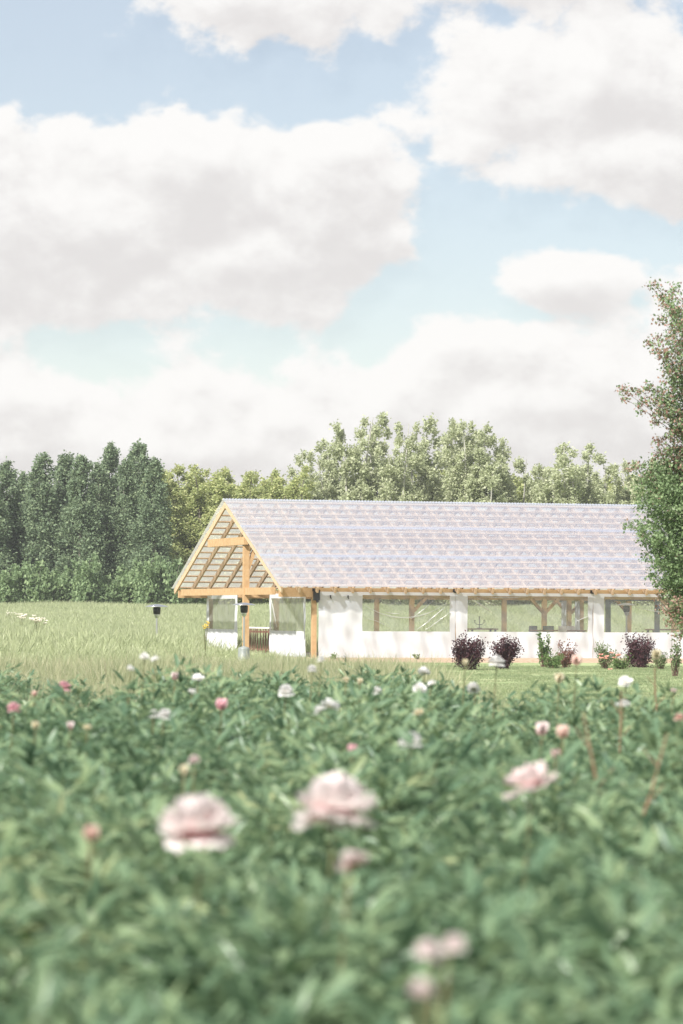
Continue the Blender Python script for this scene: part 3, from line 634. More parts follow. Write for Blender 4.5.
# ------------------------------------------------------------ scattering (stuff nobody could count)
def scatter(name, pts, rots, scl, idx, srcs, kind='stuff', label=None, cat=None):
    c = bpy.data.collections.new(name + '_sources')
    for o in srcs: c.objects.link(o)
    me = bpy.data.meshes.new(name); me.vertices.add(len(pts)); me.vertices.foreach_set('co', np.asarray(pts, np.float32).ravel())
    a = me.attributes.new('rot', 'FLOAT_VECTOR', 'POINT'); a.data.foreach_set('vector', np.asarray(rots, np.float32).ravel())
    a = me.attributes.new('scl', 'FLOAT_VECTOR', 'POINT'); a.data.foreach_set('vector', np.asarray(scl, np.float32).ravel())
    a = me.attributes.new('idx', 'INT', 'POINT'); a.data.foreach_set('value', np.asarray(idx, np.int32))
    o = bpy.data.objects.new(name, me); COL.objects.link(o)
    g = bpy.data.node_groups.new(name + '_nodes', 'GeometryNodeTree')
    g.interface.new_socket('Geometry', in_out='INPUT', socket_type='NodeSocketGeometry'); g.interface.new_socket('Geometry', in_out='OUTPUT', socket_type='NodeSocketGeometry')
    gi = g.nodes.new('NodeGroupInput'); go = g.nodes.new('NodeGroupOutput')
    ci = g.nodes.new('GeometryNodeCollectionInfo'); ci.inputs['Collection'].default_value = c; ci.inputs['Separate Children'].default_value = True; ci.inputs['Reset Children'].default_value = True
    ip = g.nodes.new('GeometryNodeInstanceOnPoints'); ip.inputs['Pick Instance'].default_value = True
    def na(nm, ty):
        n = g.nodes.new('GeometryNodeInputNamedAttribute'); n.data_type = ty; n.inputs['Name'].default_value = nm; return n.outputs[0]
    g.links.new(gi.outputs[0], ip.inputs['Points']); g.links.new(ci.outputs[0], ip.inputs['Instance'])
    g.links.new(na('idx', 'INT'), ip.inputs['Instance Index'])
    e2r = g.nodes.new('FunctionNodeEulerToRotation'); g.links.new(na('rot', 'FLOAT_VECTOR'), e2r.inputs[0]); g.links.new(e2r.outputs[0], ip.inputs['Rotation'])
    g.links.new(na('scl', 'FLOAT_VECTOR'), ip.inputs['Scale']); g.links.new(ip.outputs[0], go.inputs[0])
    md = o.modifiers.new('scatter', 'NODES'); md.node_group = g
    return tag(o, label, cat, kind=kind)
def src(name, me, mats):
    o = bpy.data.objects.new(name, me)
    for m_ in (mats if isinstance(mats, list) else [mats]): me.materials.append(m_)
    return o
# wood behind the front trees
rng = np.random.default_rng(5)
n = 240; X_ = rng.uniform(-75, 75, n); Y_ = rng.uniform(268, 300, n)
pts = np.stack([X_, Y_, ground(X_, Y_)], 1); hs = rng.uniform(.80, .98, n) * np.where(X_ > -3, 1.28, np.where(X_ > -15.5, 1.2, 1.0))
right = X_ > -14
ws = [src('wood_tree_dark', darks[1][1].copy(), []), src('wood_tree_dark_b', darks[3][1].copy(), []), src('wood_tree_pale', mids[0][1].copy(), []), src('wood_tree_pale_b', mids[2][1].copy(), [])]
ws = sorted(ws, key=lambda o: o.name)
scatter('woodland', pts, np.stack([0 * X_, 0 * X_, rng.uniform(0, 6.3, n)], 1), np.stack([2.1 + 0 * hs, 2.1 + 0 * hs, hs], 1), np.where(right, 2, 0) + rng.integers(0, 2, n), ws, label='continuous dark wood filling the gaps behind the front row of trees', cat='wood')

# grass
def tuft(seed, n, rad, h, w, lean=.25, heads=.15):
    g = np.random.default_rng(seed)
    a = g.uniform(0, 6.28, n); r = rad * np.sqrt(g.random(n)); base = np.stack([r * np.cos(a), r * np.sin(a), 0 * r], 1)
    hh = h * g.uniform(.55, 1.1, n); d = unit(np.stack([g.normal(size=n) * lean + .06, g.normal(size=n) * lean, np.ones(n)], 1))
    side = unit(np.cross(d, unit(g.normal(size=(n, 3))))); bend = g.normal(size=(n, 3)) * .16; bend[:, 2] = -.05
    ww = w * g.uniform(.6, 1.3, n); V = []
    hd = g.random(n) < heads
    for k, (f, wf) in enumerate(((0, 1), (.45, .9), (.8, .6), (1, .08))):
        c = base + d * (hh * f)[:, None] + bend * (hh * f * f)[:, None]
        wk = ww * np.where(hd & (k == 2), 1.9, np.where(hd & (k == 1), .5, wf))
        V += [c - side * wk[:, None] / 2, c + side * wk[:, None] / 2]
    V = np.stack(V, 1).reshape(-1, 3); o = (np.arange(n) * 8)[:, None]
    q = np.concatenate([o + np.array([[2 * k, 2 * k + 1, 2 * k + 3, 2 * k + 2]]) for k in range(3)], 0)
    return mesh_np('tuft', V, q)
def lawn_x(y): return np.minimum(1.5, -.7 + (112 - y) * .055)
def in_meadow(x, y):
    u, v = uv_of(x, y)
    edge = 1.2 * np.sin(y * .33) + .8 * np.sin(y * .9 + 1)
    lawn = (x > lawn_x(y) + edge * .25) & (v < WID + 1.5)
    near_b = (u > -2.0) & (v > -2.5) & (v < WID + .8)
    return ~(lawn | near_b)
rng = np.random.default_rng(11)
def pts_region(y0, y1, per, wide, test, k=0.115):
    out = []
    area = (y1 - y0) * 2 * (k * (y0 + y1) / 2 + wide); n = int(area * per)
    y = rng.uniform(y0, y1, n * 2); hw = k * y + wide; keep = rng.random(n * 2) < hw / (k * y1 + wide); y = y[keep]; hw = hw[keep]
    x = rng.uniform(-1, 1, len(y)) * hw; m_ = test(x, y); return x[m_], y[m_]
tn = [src('meadow_tuft_%s' % 'abc'[i], tuft(20 + i, 120, .45, .85, .0052, heads=.3, lean=.3), M['grass']) for i in range(3)]
x, y = pts_region(13, 75, 4.0, 2.5, in_meadow)
kp = (y > 28) | (rng.random(len(y)) < .10 + .5 * sstep(16, 27, y)) & (x < 1.6); x, y = x[kp], y[kp]
hf = .45 + .55 * sstep(28, 40, y) + .15 * np.sin(x * 1.3) * np.sin(y * .7)
u_, v_ = uv_of(x, y)
scatter('meadow_grass', np.stack([x, y, ground(x, y)], 1), np.stack([rng.normal(0, .06, len(x)), rng.normal(0, .06, len(x)), rng.uniform(0, 6.28, len(x))], 1), np.stack([0 * hf + 1, 0 * hf + 1, hf * rng.uniform(.75, 1.1, len(x))], 1), rng.integers(0, 3, len(x)), tn, label='tall meadow grass with pale seed heads beyond the peonies', cat='grass')
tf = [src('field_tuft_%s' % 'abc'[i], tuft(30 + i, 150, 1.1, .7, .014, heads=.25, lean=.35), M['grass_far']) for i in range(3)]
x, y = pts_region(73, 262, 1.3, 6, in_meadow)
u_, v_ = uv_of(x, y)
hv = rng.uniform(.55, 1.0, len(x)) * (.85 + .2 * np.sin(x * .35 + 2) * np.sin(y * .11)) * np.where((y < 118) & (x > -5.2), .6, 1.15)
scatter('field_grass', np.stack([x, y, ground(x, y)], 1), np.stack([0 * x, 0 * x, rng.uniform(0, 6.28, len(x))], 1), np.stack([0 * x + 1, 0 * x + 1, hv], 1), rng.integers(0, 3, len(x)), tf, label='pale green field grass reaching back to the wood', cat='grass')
tl = [src('lawn_tuft_%s' % 'ab'[i], tuft(40 + i, 120, .55, .05, .012, heads=0, lean=.5), M['lawn_blade']) for i in range(2)]
def in_lawn(x, y):
    u, v = uv_of(x, y); return (x > lawn_x(y)) & (v < -3.4)
x, y = pts_region(31, 114, 1.6, 3, in_lawn)
scatter('lawn_grass', np.stack([x, y, ground(x, y)], 1), np.stack([0 * x, 0 * x, rng.uniform(0, 6.28, len(x))], 1), np.stack([0 * x + 1, 0 * x + 1, rng.uniform(.6, 1.4, len(x))], 1), rng.integers(0, 2, len(x)), tl, label='short mown lawn between the peony bed and the pavilion', cat='grass')

# peony foliage: stems carrying twice-divided leaves
def peony_mesh(seed, h=.77, rad=.34, ns=25):
    global rng
    g = rng = np.random.default_rng(seed); Pp, Dd, Nn, Ss = [], [], [], []; mb = MB()
    for s in range(ns):
        a = g.uniform(0, 6.28); r = rad * math.sqrt(g.random()); hh = h * g.uniform(.78, 1.08) * (1 - .25 * (r / rad) ** 2)
        b0_ = np.array([r * .35 * math.cos(a), r * .35 * math.sin(a), 0]); tp = np.array([r * 1.1 * math.cos(a), r * 1.1 * math.sin(a), hh])
        mb.tube([tuple(x) for x in branch_pts(b0_, tp, (0, 0, .05), 4)], [.006, .005, .004, .003], 4, False)
        nl_ = g.integers(7, 10)
        for l in range(nl_):
            f = .42 + .58 * (l + .6) / nl_; c = b0_ + (tp - b0_) * f; la = a + l * 2.4 + g.normal() * .3
            out = np.array([math.cos(la), math.sin(la), g.uniform(.3, 1.15) + (.6 if l == nl_ - 1 else 0)]); out = out / np.linalg.norm(out)
            pet = g.uniform(.08, .15); e = c + out * pet
            sd_ = np.cross(out, (0, 0, 1)); sd_ = sd_ / np.linalg.norm(sd_)
            for (o1, o2, l0) in ((0, 1, 1.0), (-1, .35, .85), (1, .35, .85)):
                d1 = out * o2 + sd_ * o1 * .8; d1 = d1 / np.linalg.norm(d1); e2 = e + d1 * .05 * l0
                for a2, ls in ((0, 1), (-.6, .8), (.6, .8)):
                    d2 = d1 * math.cos(a2) + np.cross((0, 0, 1), d1) * math.sin(a2); d2 = d2 + np.array([0, 0, g.uniform(-.35, .2)])
                    Pp.append(e2); Dd.append(d2); Nn.append(np.array([0, 0, 1]) + g.normal(size=3) * .35); Ss.append(l0 * ls * g.uniform(.08, .135))
    V, q, t = stamp(LEAF, LQ, LT, np.array(Pp), np.array(Dd), np.array(Nn), np.array(Ss))
    V2 = np.array(mb.v); q2 = np.array([f for f in mb.f if len(f) == 4])
    me = mesh_np('peony_plant', np.concatenate([V, V2]), np.concatenate([q, q2 + len(V)]), t, smooth=True)
    return me
ps = [src('peony_plant_%s' % 'abcdef'[i], peony_mesh(50 + i), M['peony_leaf']) for i in range(6)]
rng = np.random.default_rng(21)
pp = []
yy = 3.1
while yy < 27.6:
    hw = .115 * yy + 2.6; xx = -hw
    while xx < hw:
        pp.append((xx + rng.normal() * .10, yy + rng.normal() * .10)); xx += .42
    yy += .44
for k in range(900):      # plants straying into the meadow edge, thinning out
    y_ = 27.5 + 15 * rng.random() ** 1.6; x_ = rng.uniform(-6, 1.6 - .05 * (y_ - 28))
    if math.sin(x_ * 1.4 + 2) + math.sin(y_ * .8 + x_) + rng.normal() * .5 > .55: pp.append((x_, y_))
pp = np.array(pp); pp = pp[(pp[:, 1] > 3.0) & (rng.random(len(pp)) < .97 - .45 * sstep(20, 28, pp[:, 1]) * (pp[:, 0] < 1.2))]
x, y = pp[:, 0], pp[:, 1]
sc_ = .93 * rng.uniform(.76, 1.14, len(x)) * (1 + .09 * np.sin(x * 1.9 + 1) * np.sin(y * 1.1) + .06 * np.sin(x * 4.1) * sstep(8, 14, y))
scatter('peony_foliage', np.stack([x, y, ground(x, y)], 1), np.stack([rng.normal(0, .08, len(x)), rng.normal(0, .08, len(x)), rng.uniform(0, 6.28, len(x))], 1), np.stack([sc_ * 1.1, sc_ * 1.1, sc_], 1), rng.integers(0, 6, len(x)), ps, label='dense bed of divided green peony leaves filling the foreground', cat='peony leaves')

# ------------------------------------------------------------ shrubs before the wall
def shrub(name, px, ytop, ybase, wpx, mat, label, seed, nleaf=2600, leaf=.055, dens=34, group='shrubs before the wall', cat='shrub', Y=None, lean=0, bark='twig', low=.12):
    global rng
    g = rng = np.random.default_rng(seed)
    if Y is None: Y = 1.69 * F / (ybase - HOR)
    p = at(px, ytop, Y); gz = float(ground(p.x, Y)); h = p.z - gz; r = wpx / F * Y / 2
    t = tag(empty(name, (p.x, Y, gz)), label, cat, group); mb = MB(); C = []
    for k in range(dens):
        a = g.uniform(0, 6.28); q = math.sqrt(g.random()); zf = g.uniform(low + .1, 1)
        wprof = math.sin(math.pi * (.10 + .62 * zf)) ** .8
        e = np.array([math.cos(a) * r * q * wprof * .9 + lean * zf, math.sin(a) * r * q * wprof * .9, h * zf * .94])
        pts_ = branch_pts((g.normal() * .04, g.normal() * .04, 0), e, (math.cos(a) * .05, math.sin(a) * .05, .03), 4)
        mb.tube([tuple(x) for x in pts_], [.012, .008, .006, .003], 4, False)
        for f in (.55, .7, .85, 1.0):
            C.append((pts_[0] + (pts_[-1] - pts_[0]) * f, r * .17))
    Cc = np.array([c[0] for c in C]); ix = g.integers(0, len(C), nleaf)
    P_ = Cc[ix] + g.normal(size=(nleaf, 3)) * r * np.array([.13, .13, .15]); P_[:, 2] = np.clip(P_[:, 2], .03, None)
    V, q, _ = stamp(KITE, KQ, [], P_, rdir(nleaf, .5), rdir(nleaf, .6), leaf * g.uniform(.6, 1.4, nleaf))
    mb.build('stems', M[bark], t); link('foliage', mesh_np('foliage', V, q), M[mat], t)
    return t
shrub('purple_shrub', 470.5, 636, 670.5, 36, 'purple', 'dark purple-leaved shrub, leftmost of the three, below the first white pier', 1, 4800, .06)
shrub('purple_shrub', 507, 638, 669.5, 33, 'purple', 'dark purple-leaved shrub just right of its twin under the second window', 2, 3900, .06)
shrub('purple_shrub', 641, 634, 666.5, 40, 'purple', 'rounded dark purple shrub, nearest the crabapple tree', 3, 5400, .055)
shrub('green_shrub', 544.5, 631, 667, 17, 'bush', 'narrow upright green shrub with one tall shoot, middle of the wall', 4, 1300, .06, 20)
shrub('reddish_shrub', 566, 640, 667, 24, 'bush_red', 'reddish pink-leaved shrub behind the low green mound', 5, 1500, .055, 24, Y=108)
shrub('green_mound', 553, 654, 668.5, 24, 'bush', 'low rounded green mound of leaves before the reddish shrub', 6, 1500, .05, 24)
shrub('rose_bush', 606, 641, 668, 24, 'bush_pale', 'pale loose rose bush left of the rounded purple shrub', 7, 1000, .06, 22)
shrub('green_mound', 622, 656, 668.5, 26, 'bush', 'low spreading green plant at the left foot of the rounded purple shrub', 8, 1100, .05, 22)
shrub('green_mound', 661, 652, 668, 18, 'bush_pale', 'small pale green plant at the right foot of the rounded purple shrub', 9, 900, .05, 18)
shrub('green_mound', 333, 654, 661, 16, 'bush', 'tiny leafy weed at the foot of the wall by the corner post', 10, 220, .05, 9, Y=114)
shrub('green_mound', 417, 654.5, 661, 9, 'bush', 'tiny green weed at the foot of the wall under the first window', 12, 120, .05, 6, Y=115)

# ------------------------------------------------------------ crabapple tree on the right
def crab_tree():
    global rng
    g = rng = np.random.default_rng(77); Y = 62.0
    base = at(752, 700, Y); bx = base.x; gz = float(ground(bx, Y))
    t = tag(empty('crabapple_tree', (bx, Y, gz)), 'large ornamental tree with green and reddish leaves at the right edge', 'tree')
    mb = MB(); C = []
    def loc(px, py, dy=0.0): p = at(px, py, Y); return np.array([p.x - bx, dy, p.z - gz])
    top = loc(735, 300); tp = branch_pts((0, 0, 0), top, (.15, .05, 0), 8)
    mb.tube([tuple(x) for x in tp], [.13, .12, .105, .09, .07, .05, .035, .02], 9)
    tips = [(655, 284, .12, .75), (666, 292, .12, .6), (676, 287, .1, .5), (672, 302, .16, .5), (664, 309, .1, .5), (660, 319, .10, .7), (680, 315, .2, .3), (672, 330, .14, .4),
            (650, 341, .09, 1.), (656, 339, .1, .9), (663, 345, .12, .8), (655, 350, .1, .9), (672, 352, .16, .5), (682, 345, .2, .3), (668, 362, .1, .7), (683, 372, .2, .3),
            (665, 374, .11, .5), (676, 382, .18, .15), (621, 391, .09, 1.), (627, 398, .07, 1.), (633, 388, .08, .9), (640, 392, .09, .8), (648, 388, .1, .8), (656, 392, .13, .4), (654, 400, .1, .5), (666, 395, .16, .1), (678, 400, .22, 0),
            (664, 407, .1, .5), (674, 415, .14, .3), (682, 425, .2, .2), (676, 436, .12, .7), (668, 437, .08, 1.), (662, 440, .08, 1.), (655, 442, .08, 1.), (680, 448, .18, .6),
            (668, 452, .14, .6), (658, 455, .10, .8), (629, 469, .06, .9), (636, 467, .08, .7), (644, 464, .10, .3), (652, 468, .15, .1), (662, 466, .18, .1), (674, 470, .22, .1),
            (640, 478, .12, .05), (650, 484, .16, 0), (662, 486, .2, 0), (676, 490, .24, 0), (636, 490, .11, .1), (642, 499, .14, 0), (638, 507, .10, 0), (652, 506, .16, 0), (668, 508, .2, 0), (680, 512, .22, 0),
            (623, 525, .06, .1), (630, 526, .08, 0), (637, 530, .10, 0), (645, 524, .14, 0), (655, 528, .17, 0), (668, 530, .2, 0), (641, 540, .08, 0), (648, 544, .11, 0), (660, 548, .18, 0), (674, 550, .22, 0),
            (646, 557, .1, 0), (653, 562, .12, 0), (664, 566, .17, 0), (678, 570, .2, 0), (652, 575, .09, 0), (658, 582, .10, 0), (668, 584, .14, .1), (680, 590, .18, .2), (664, 596, .08, .5), (674, 602, .13, .8),
            (661, 610, .06, .9), (668, 612, .09, .9), (678, 612, .14, .9), (673, 622, .1, .9), (682, 624, .14, .9), (680, 634, .1, .7)]
    for (px, py, s, red) in tips:
        dy = g.normal() * .35; e = loc(px, py, dy)
        k = np.clip((e[2] - .5) / top[2] * .85 - .12, .12, .95); st_ = tp[0] + (tp[-1] - tp[0]) * k
        bp = branch_pts(st_, e, (0, 0, .18 + .1 * g.random()), 6)
        mb.tube([tuple(x) for x in bp], [.022, .016, .012, .008, .005, .003], 5, False)
        hi = py < 440
        if hi: red = .2 + .55 * red
        C.append((e, s, red, 1.0))
        for f in (.6, .74, .87): C.append((st_ + (e - st_) * f + np.array([0, 0, .15 * math.sin(f * 3.1)]), s * (.95 if hi else 1.35), red * (.8 if hi else .4), 1.2))
    for k in range(210):      # the body of the crown
        zf = g.random(); a = g.uniform(0, 6.28); z = 1.15 + zf * (top[2] - 1.05)
        rr = 1.55 * math.sin(math.pi * min(1, (.12 + zf * .84))) ** .6 * math.sqrt(g.random()) * (1 - .72 * zf ** 1.1)
        c = np.array([rr * math.cos(a) + .05, rr * math.sin(a), z])
        C.append((c, .22, .05 * g.random(), 1.3))
        st_ = tp[0] + (tp[-1] - tp[0]) * np.clip(z / top[2] - .12, .1, .95)
        mb.tube([tuple(x) for x in branch_pts(st_, c, (0, 0, .1), 4)], [.02, .012, .008, .004], 4, False)
    S_ = np.array([c[1] for c in C]); Cc = np.array([c[0] for c in C]); rd = np.array([c[2] for c in C])
    wgt = S_ ** 1.6; n = 85000; ix = g.choice(len(C), n, p=wgt / wgt.sum())
    P_ = Cc[ix] + g.normal(size=(n, 3)) * S_[ix][:, None] * np.array([.62, .62, .5])
    V, q, _ = stamp(KITE, KQ, [], P_, rdir(n, -.1), rdir(n, .7), .058 * g.uniform(.6, 1.3, n))
    red = np.repeat((g.random(n) < rd[ix] * .72).astype(float), 4)
    mb.build('trunk', M['bark'], t); link('crown', mesh_np('crown', V, q, attrs={'red': red}), M['crab'], t)
crab_tree()
shrub('green_shrub', 676, 632, 664, 18, 'bush_pale', 'slender pale green sapling under the reddish twigs at the right edge', 15, 420, .07, 14, Y=95)

# ------------------------------------------------------------ flowers
def petal_grid(cup=.5, ruffle=.08, w=.9, seed=0, nu_=7, nv_=6):
    g = np.random.default_rng(seed); V = []; T = []
    for j in range(nv_):
        f = j / (nv_ - 1); wd = w * (math.sin(math.pi * (.12 + .66 * f)) ** .8) * .5
        for i in range(nu_):
            s = -1 + 2 * i / (nu_ - 1)
            V.append((s * wd, f * (1 - .10 * s * s * f - .05 * math.cos(s * 9 + seed) * f), cup * (f * f * .6 + s * s * .35 * f) + ruffle * f * f * math.sin(s * 7 + seed * 2.1)))
            T.append(f)
    q = [[j * nu_ + i, j * nu_ + i + 1, (j + 1) * nu_ + i + 1, (j + 1) * nu_ + i] for j in range(nv_ - 1) for i in range(nu_ - 1)]
    return np.array(V), q, np.array(T)
def blossom_mesh(kind, seed):
    """petals of unit-diameter-ish blossom around origin, opening +Z"""
    g = np.random.default_rng(seed); Vs, Qs, Ts = [], [], []; off = 0
    def add(n, elev, size, r0, z0, cup, ruf, w=.9, jit=.15):
        nonlocal off
        for k in range(n):
            T_, q, tt = petal_grid(cup, ruf, w, seed * 13 + k + n)
            a = 2 * math.pi * k / n + g.normal() * jit + elev; e = elev + g.normal() * jit
            d = np.array([math.cos(a) * math.cos(e), math.sin(a) * math.cos(e), math.sin(e)]); nn = np.array([-math.cos(a) * math.sin(e), -math.sin(a) * math.sin(e), math.cos(e)])
            p = np.array([math.cos(a) * r0, math.sin(a) * r0, z0 + g.normal() * .01])
            V, Q, _ = stamp(T_, q, [], p[None], d[None], nn[None], [size * g.uniform(.85, 1.12)])
            Vs.append(V); Qs.append(Q + off); Ts.append(tt); off += len(V)
    if kind == 'double':
        add(9, -.42, .47, .04, .03, .12, .07, 1.1, .1); add(8, .08, .43, .05, .03, .3, .07, 1.05, .1)
        for (n_, e_, s_, r_, z_) in ((14, .22, .36, .08, .05), (15, .55, .33, .09, .08), (14, .85, .31, .08, .11), (12, 1.12, .29, .07, .14), (9, 1.4, .27, .04, .17)): add(n_, e_, s_, r_, z_, .35, .18, .6, .22)
    elif kind == 'open':
        add(7, -.1, .50, .03, .02, .3, .08, 1.0); add(7, .35, .46, .03, .04, .4, .1, .95); add(6, .8, .36, .03, .05, .45, .12, .8)
    elif kind == 'bud':
        add(5, 1.15, .9, .10, -.2, .75, .03, 1.25, .05); add(5, 1.3, .85, .05, -.15, .75, .03, 1.1, .05); add(4, 1.5, .8, .02, -.1, .6, .03, 1.0, .05)
    return mesh_np('petals', np.concatenate(Vs), np.concatenate(Qs), smooth=True, attrs={'t': np.concatenate(Ts)})
PM = {}
def flower(px, py, size_px, kind, colr, label, h=None, Y=None, tilt=(0, 0), name=None, group='peony blossoms', cat='peony'):
    Y = Y or F * (EYE - h) / (py - HOR); p = at(px, py, Y); D_ = size_px / F * Y
    key = (kind, colr, len(PM) % 3 if kind != 'bud' else 0)
    if key not in PM:
        me = blossom_mesh(kind, 5 + len(PM)); me.materials.append(M[colr]); PM[key] = me
    gz = float(ground(p.x, Y)); t = empty(name or ('peony_bud' if kind == 'bud' else 'peony_blossom'), (p.x, Y, gz)); hz = p.z - gz
    cx, cy = tilt[0] * .05, tilt[1] * .05
    mb = MB(); mb.tube([(-.05 + cx, .06 + cy, .02), (-.03 - cx, .04, hz * .5), (-cx * .5, 0, hz - D_ * .35), (0, 0, hz - D_ * .02)], [.005, .005, .004, .0035], 6)
    mb.build('stem', M['stem'], t)
    o = link('petals', PM[key], None, t); o.location = (0, 0, hz); o.scale = (D_, D_, D_); o.rotation_euler = (tilt[1], tilt[0], random.uniform(0, 6.28))
    if kind == 'open':
        m = MB(); g = random.Random(int(px))
        for k in range(22):
            a = g.uniform(0, 6.28); r_ = g.uniform(0, .07) * D_; m.tube([(r_ * math.cos(a) * .5, r_ * math.sin(a) * .5, hz + .03 * D_), (r_ * math.cos(a) * 1.6, r_ * math.sin(a) * 1.6, hz + .2 * D_)], [.006 * D_, .022 * D_], 4)
        m.build('stamens', M['stamen'], t)
    if kind == 'bud':
        V, q, tt = stamp(LEAF * np.array([2, 1, 1]), LQ, LT, np.tile([[0, 0, -D_ * .25]], (5, 1)), np.array([[math.cos(a), math.sin(a), 1.1] for a in np.arange(5) * 1.257]), np.array([[-math.cos(a), -math.sin(a), .6] for a in np.arange(5) * 1.257]), np.full(5, D_ * .7))
        c = link('sepals', mesh_np('sepals', V, q, tt), M['peony_leaf'], t); c.location = (0, 0, hz)
    return tag(t, label, cat, group)
FL = [
 (201, 831, 80, 'double', 'p_pink', 'large blush pink peony in left foreground, domed with drooping outer petals', 1.02, (-.12, .12)),
 (337, 813, 86, 'double', 'p_pink', 'largest blush pink peony, centre foreground, rosy in its open heart', 1.02, (.2, .0)),
 (534, 786, 54, 'open', 'p_pale', 'ragged pale pink peony right of centre in the foreground', 1.0, (.2, .35)),
 (355, 864, 34, 'open', 'p_pale', 'small pale pink peony half sunk in leaves under the largest bloom', .98, (.3, .2)),
 (431, 951, 27, 'double', 'p_pink', 'blurred pink peony near the bottom, left of its paler neighbour', 1.0, (-.3, .2)),
 (456, 945, 26, 'double', 'p_pink', 'blurred whitish pink peony touching a pinker one near the bottom', 1.0, (.3, 0)),
 (424, 990, 27, 'double', 'p_pink', 'lowest pink peony in the photo, small and blurred among leaves', 1.0, (0, .3)),
 (412, 743, 25, 'double', 'p_white', 'flat white peony alone in the middle of the bed right of centre', .98, (.1, 0)),
 (155, 715, 12, 'double', 'p_white', 'left one of two touching white peonies in the left middle', .96, (0, 0)),
 (166, 715.5, 15, 'double', 'p_white', 'right and larger one of two touching white peonies in the left middle', .96, (.2, 0)),
 (65, 688, 15, 'double', 'p_bright', 'bright rose pink peony at the meadow edge on the left', 1.0, (0, 0)),
 (15, 709, 15, 'double', 'p_bright', 'rose pink peony nearest the left edge of the photo', .98, (0, 0)),
 (223, 707, 10, 'bud', 'p_bright', 'round pink peony bud left of the centre', .97, (0, 0)),
 (287, 692, 17, 'double', 'p_white', 'shaggy white peony under the near gable panel', .99, (.1, .2)),
 (322, 711, 13, 'open', 'p_white', 'lower left of two ragged white peonies touching each other near the centre', .97, (-.3, .3)),
 (331, 707, 18, 'open', 'p_white', 'taller of two ragged white peonies touching each other near the centre', 1.0, (.4, .5)),
 (199, 679, 13, 'open', 'p_white', 'open white peony at the far edge of the bed left of the pavilion', 1.02, (0, .3)),
 (193, 692, 8, 'open', 'p_white', 'small white peony just below another at the far left edge of the bed', 1.0, (0, .2)),
 (176, 678, 7, 'bud', 'p_pale', 'small pale bud left of the white peony at the far edge of the bed', 1.02, (0, 0)),
 (313, 669.5, 10, 'double', 'p_white', 'white peony rising before the foot of the corner post', 1.1, (0, 0)),
 (322, 659.5, 8, 'double', 'p_white', 'topmost little white peony right beside the corner post', 1.18, (0, 0)),
 (425, 673, 13, 'open', 'p_white', 'open white peony on a tall stem under the first window', 1.05, (0, .4)),
 (420, 690, 15, 'open', 'p_white', 'white peony below and left of two others under the first window', 1.0, (0, .4)),
 (433, 684, 9, 'open', 'p_white', 'small white peony right of a group of three under the first window', 1.0, (.3, .3)),
 (377.5, 692, 12, 'double', 'p_white', 'white peony standing alone between centre and first window', 1.0, (0, .1)),
 (420, 714, 13, 'open', 'p_cream', 'creamy faded peony under the white group near the centre', .95, (0, .1)),
 (347, 680, 8, 'open', 'p_cream', 'little cream bloom at the bed edge right of the corner post', 1.0, (0, .2)),
 (361, 683, 6, 'bud', 'p_cream', 'tiny cream bud at the bed edge left of the first window', 1.0, (0, 0)),
 (474, 688, 13, 'double', 'p_white', 'tilted white peony below the leftmost purple shrub', 1.0, (-.5, .2)),
 (497, 663, 17, 'double', 'p_white', 'cream white peony held high in front of the second purple shrub', 1.13, (0, 0)),
 (466, 664, 6, 'bud', 'p_cream', 'yellowish bud before the leftmost purple shrub', 1.13, (0, 0)),
 (560, 680.5, 9, 'bud', 'p_cream', 'pale yellow bud standing over the lawn', 1.03, (0, 0)),
 (577, 663, 9, 'bud', 'p_salmon', 'peach bud before the wall right of the green mound', 1.15, (0, 0)),
 (626, 683, 15, 'open', 'p_white', 'white peony with a reddish heart under the rounded purple shrub', 1.02, (-.1, .6)),
 (624, 706, 16, 'open', 'p_white', 'faded flat white peony below the one with a reddish heart', .98, (0, .1)),
 (657, 657, 9, 'bud', 'p_cream', 'cream bud on a brown stalk by the rounded purple shrub', 1.17, (0, 0)),
 (543, 732, 12, 'bud', 'p_pale', 'pale pink bud left of the salmon one right of centre', .96, (0, 0)),
 (564, 735, 11, 'bud', 'p_salmon', 'salmon pink bud right of the pale one right of centre', .96, (0, 0)),
 (557, 756, 8, 'bud', 'p_bright', 'small rosy bud just above the ragged pale pink peony', .95, (0, 0)),
 (196, 761, 13, 'double', 'p_pale', 'small pale pink peony between the left foreground bloom and the white pair', .97, (0, 0)),
 (186, 773, 10, 'bud', 'p_cream', 'cream bud below the small pale pink peony on the left', .95, (0, 0)),
 (94, 837, 13, 'bud', 'p_salmon', 'peach bud alone in the left foreground leaves', .97, (0, 0)),
 (680, 718, 11, 'double', 'p_salmon', 'salmon bloom cut by the right edge of the photo', .99, (0, 0)),
 (354, 752, 9, 'bud', 'p_bright', 'small rosy bud above the largest pink peony', .94, (0, 0)),
 (72, 727.5, 7, 'bud', 'p_pale', 'small pinkish bud on the left below the bright rose peony', .95, (0, 0)),
 (37, 727, 7, 'bud', 'p_cream', 'small cream bud on the left below the rose peony by the edge', .95, (0, 0)),
 (89, 728, 9, 'open', 'p_cream', 'small creamy peony left of the white pair', .95, (0, .2)),
 (36, 695, 5, 'bud', 'p_salmon', 'tiny reddish bud between the two rose pink peonies on the left', 1.0, (0, 0)),
 (145, 657.5, 10, 'open', 'p_white', 'white bloom in the tall grass, left one of a pair below the left heater', 1.2, (0, .4)),
 (156, 660, 9, 'open', 'p_white', 'white bloom in the tall grass, right one of a pair below the left heater', 1.2, (0, .4)),
 (131, 669, 8, 'open', 'p_white', 'faint white bloom in grass lower left of the pair below the left heater', 1.15, (0, .4)),
 (674, 691, 7, 'open', 'p_pale', 'small pale bloom near the right edge at the lawn', 1.0, (0, .3)),
]
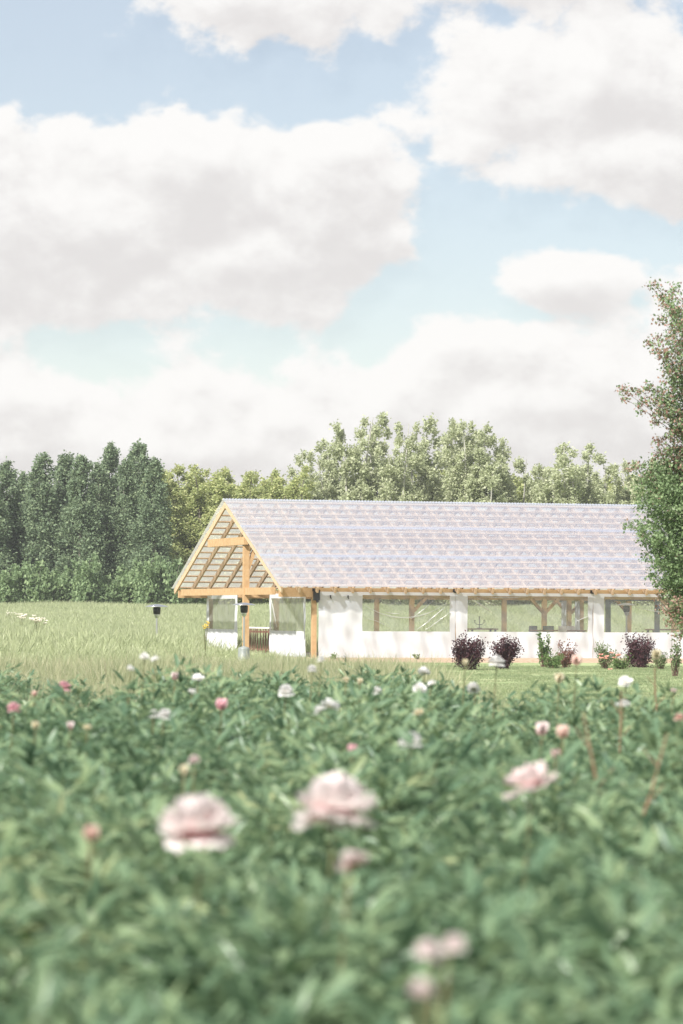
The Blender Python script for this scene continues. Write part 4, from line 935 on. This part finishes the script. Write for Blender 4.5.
for (px, py, sz, kd, cl_, lb, h, tl_) in FL: flower(px, py, sz, kd, cl_, lb, h, None, tl_)
# white wild flowers and a yellow one in the meadow
def wildflower(px, py, wpx, Y, heads, mat, label, seed, spread=.18, hs=.035):
    g = np.random.default_rng(seed); p = at(px, py, Y); gz = float(ground(p.x, Y)); t = tag(empty('wildflower', (p.x, Y, gz)), label, 'wildflower', None); hz = p.z - gz
    m = MB(); r_ = wpx / F * Y / 2
    for k in range(heads):
        c = np.array([g.uniform(-1, 1) * r_, g.uniform(-1, 1) * r_, hz + g.normal() * r_ * spread]); m.tube([(0, 0, hz * .3), tuple(c * np.array([.5, .5, 1]) - np.array([0, 0, hz * .25])), tuple(c)], .004, 4, False)
        n_ = 9; a = np.arange(n_) * 2 * math.pi / n_ + g.random()
        V, Q, _ = stamp(KITE, KQ, [], np.tile(c, (n_, 1)), np.stack([np.cos(a), np.sin(a), g.uniform(0, .8, n_)], 1), np.stack([0 * a, 0 * a - .6, 0 * a + 1], 1), np.full(n_, hs * 1.6)); link('flower_head', mesh_np('flower_head', V, Q), M[mat], t)
    m.build('stem', M['stem'], t)
wildflower(12, 613.5, 12, 185, 14, 'p_white', 'white meadow flowers at the far left, upper left of the three sprays', 1, .25)
wildflower(22, 616.5, 9, 170, 12, 'p_white', 'white meadow spray in the tall grass, between the other two on the left', 2, .25, .07)
wildflower(39, 620, 16, 150, 18, 'p_white', 'lower right white spray in the tall grass on the left', 3, .2, .07)
wildflower(206, 626, 7, 104, 12, 'yellow', 'yellow flower heads in front of the far gable panel', 4, .5, .03)
wildflower(610, 657, 20, 105, 9, 'p_salmon', 'peach roses blooming in the pale bush left of the rounded purple shrub', 6, .5, .06)
# dry reddish stalks
for (px, py, py2, Y, lb, sd_) in ((584, 712, 790, 13, 'reddish-brown bare stalk leaning right of centre over the leaves', -.22), (668, 733, 790, 13, 'reddish-brown stalk near the right edge, rising to the right', .28),
                        (622, 690, 740, 19, 'upright brown stalk below the white peony with reddish heart', .02), (655, 668, 700, 25, 'thin brown stalk under the cream bud by the rounded purple shrub', -.06)):
    p = at(px, py, Y); t = tag(empty('dry_stalk', (p.x, Y, 0)), lb, 'stalk', 'dry stalks in the peony bed')
    MB().tube([(-sd_ * 1.1, .05, .05), (-sd_ * .5, .02, p.z * .55), (-sd_ * .2, 0, p.z * .8), (0, 0, p.z)], [.007, .006, .005, .003], 6).build('stem', M['drystalk'], t)
    for f, s_ in ((.75, 1), (.88, -1)): MB().tube([(-sd_ * (1 - f), 0, p.z * f), (-sd_ * (1 - f) + s_ * .06, 0, p.z * (f + .07))], [.003, .002], 5).build('twig', M['drystalk'], t)

# haze volume added to lift the dark tones towards the wood
hm, ht = newmat('haze'); vp = N(ht, 'ShaderNodeVolumePrincipled', Density=HAZE); vp.inputs['Color'].default_value = (.93, .95, .96, 1); vp.inputs['Anisotropy'].default_value = 0.2
ho = N(ht, 'ShaderNodeOutputMaterial'); ht.links.new(vp.outputs[0], ho.inputs['Volume'])
if HAZE: tag(MB().box((0, 390, 8), (1420, 1240, 20)).build('haze', hm), 'thin pale haze volume added to lift the dark tones', 'haze', kind='stuff')
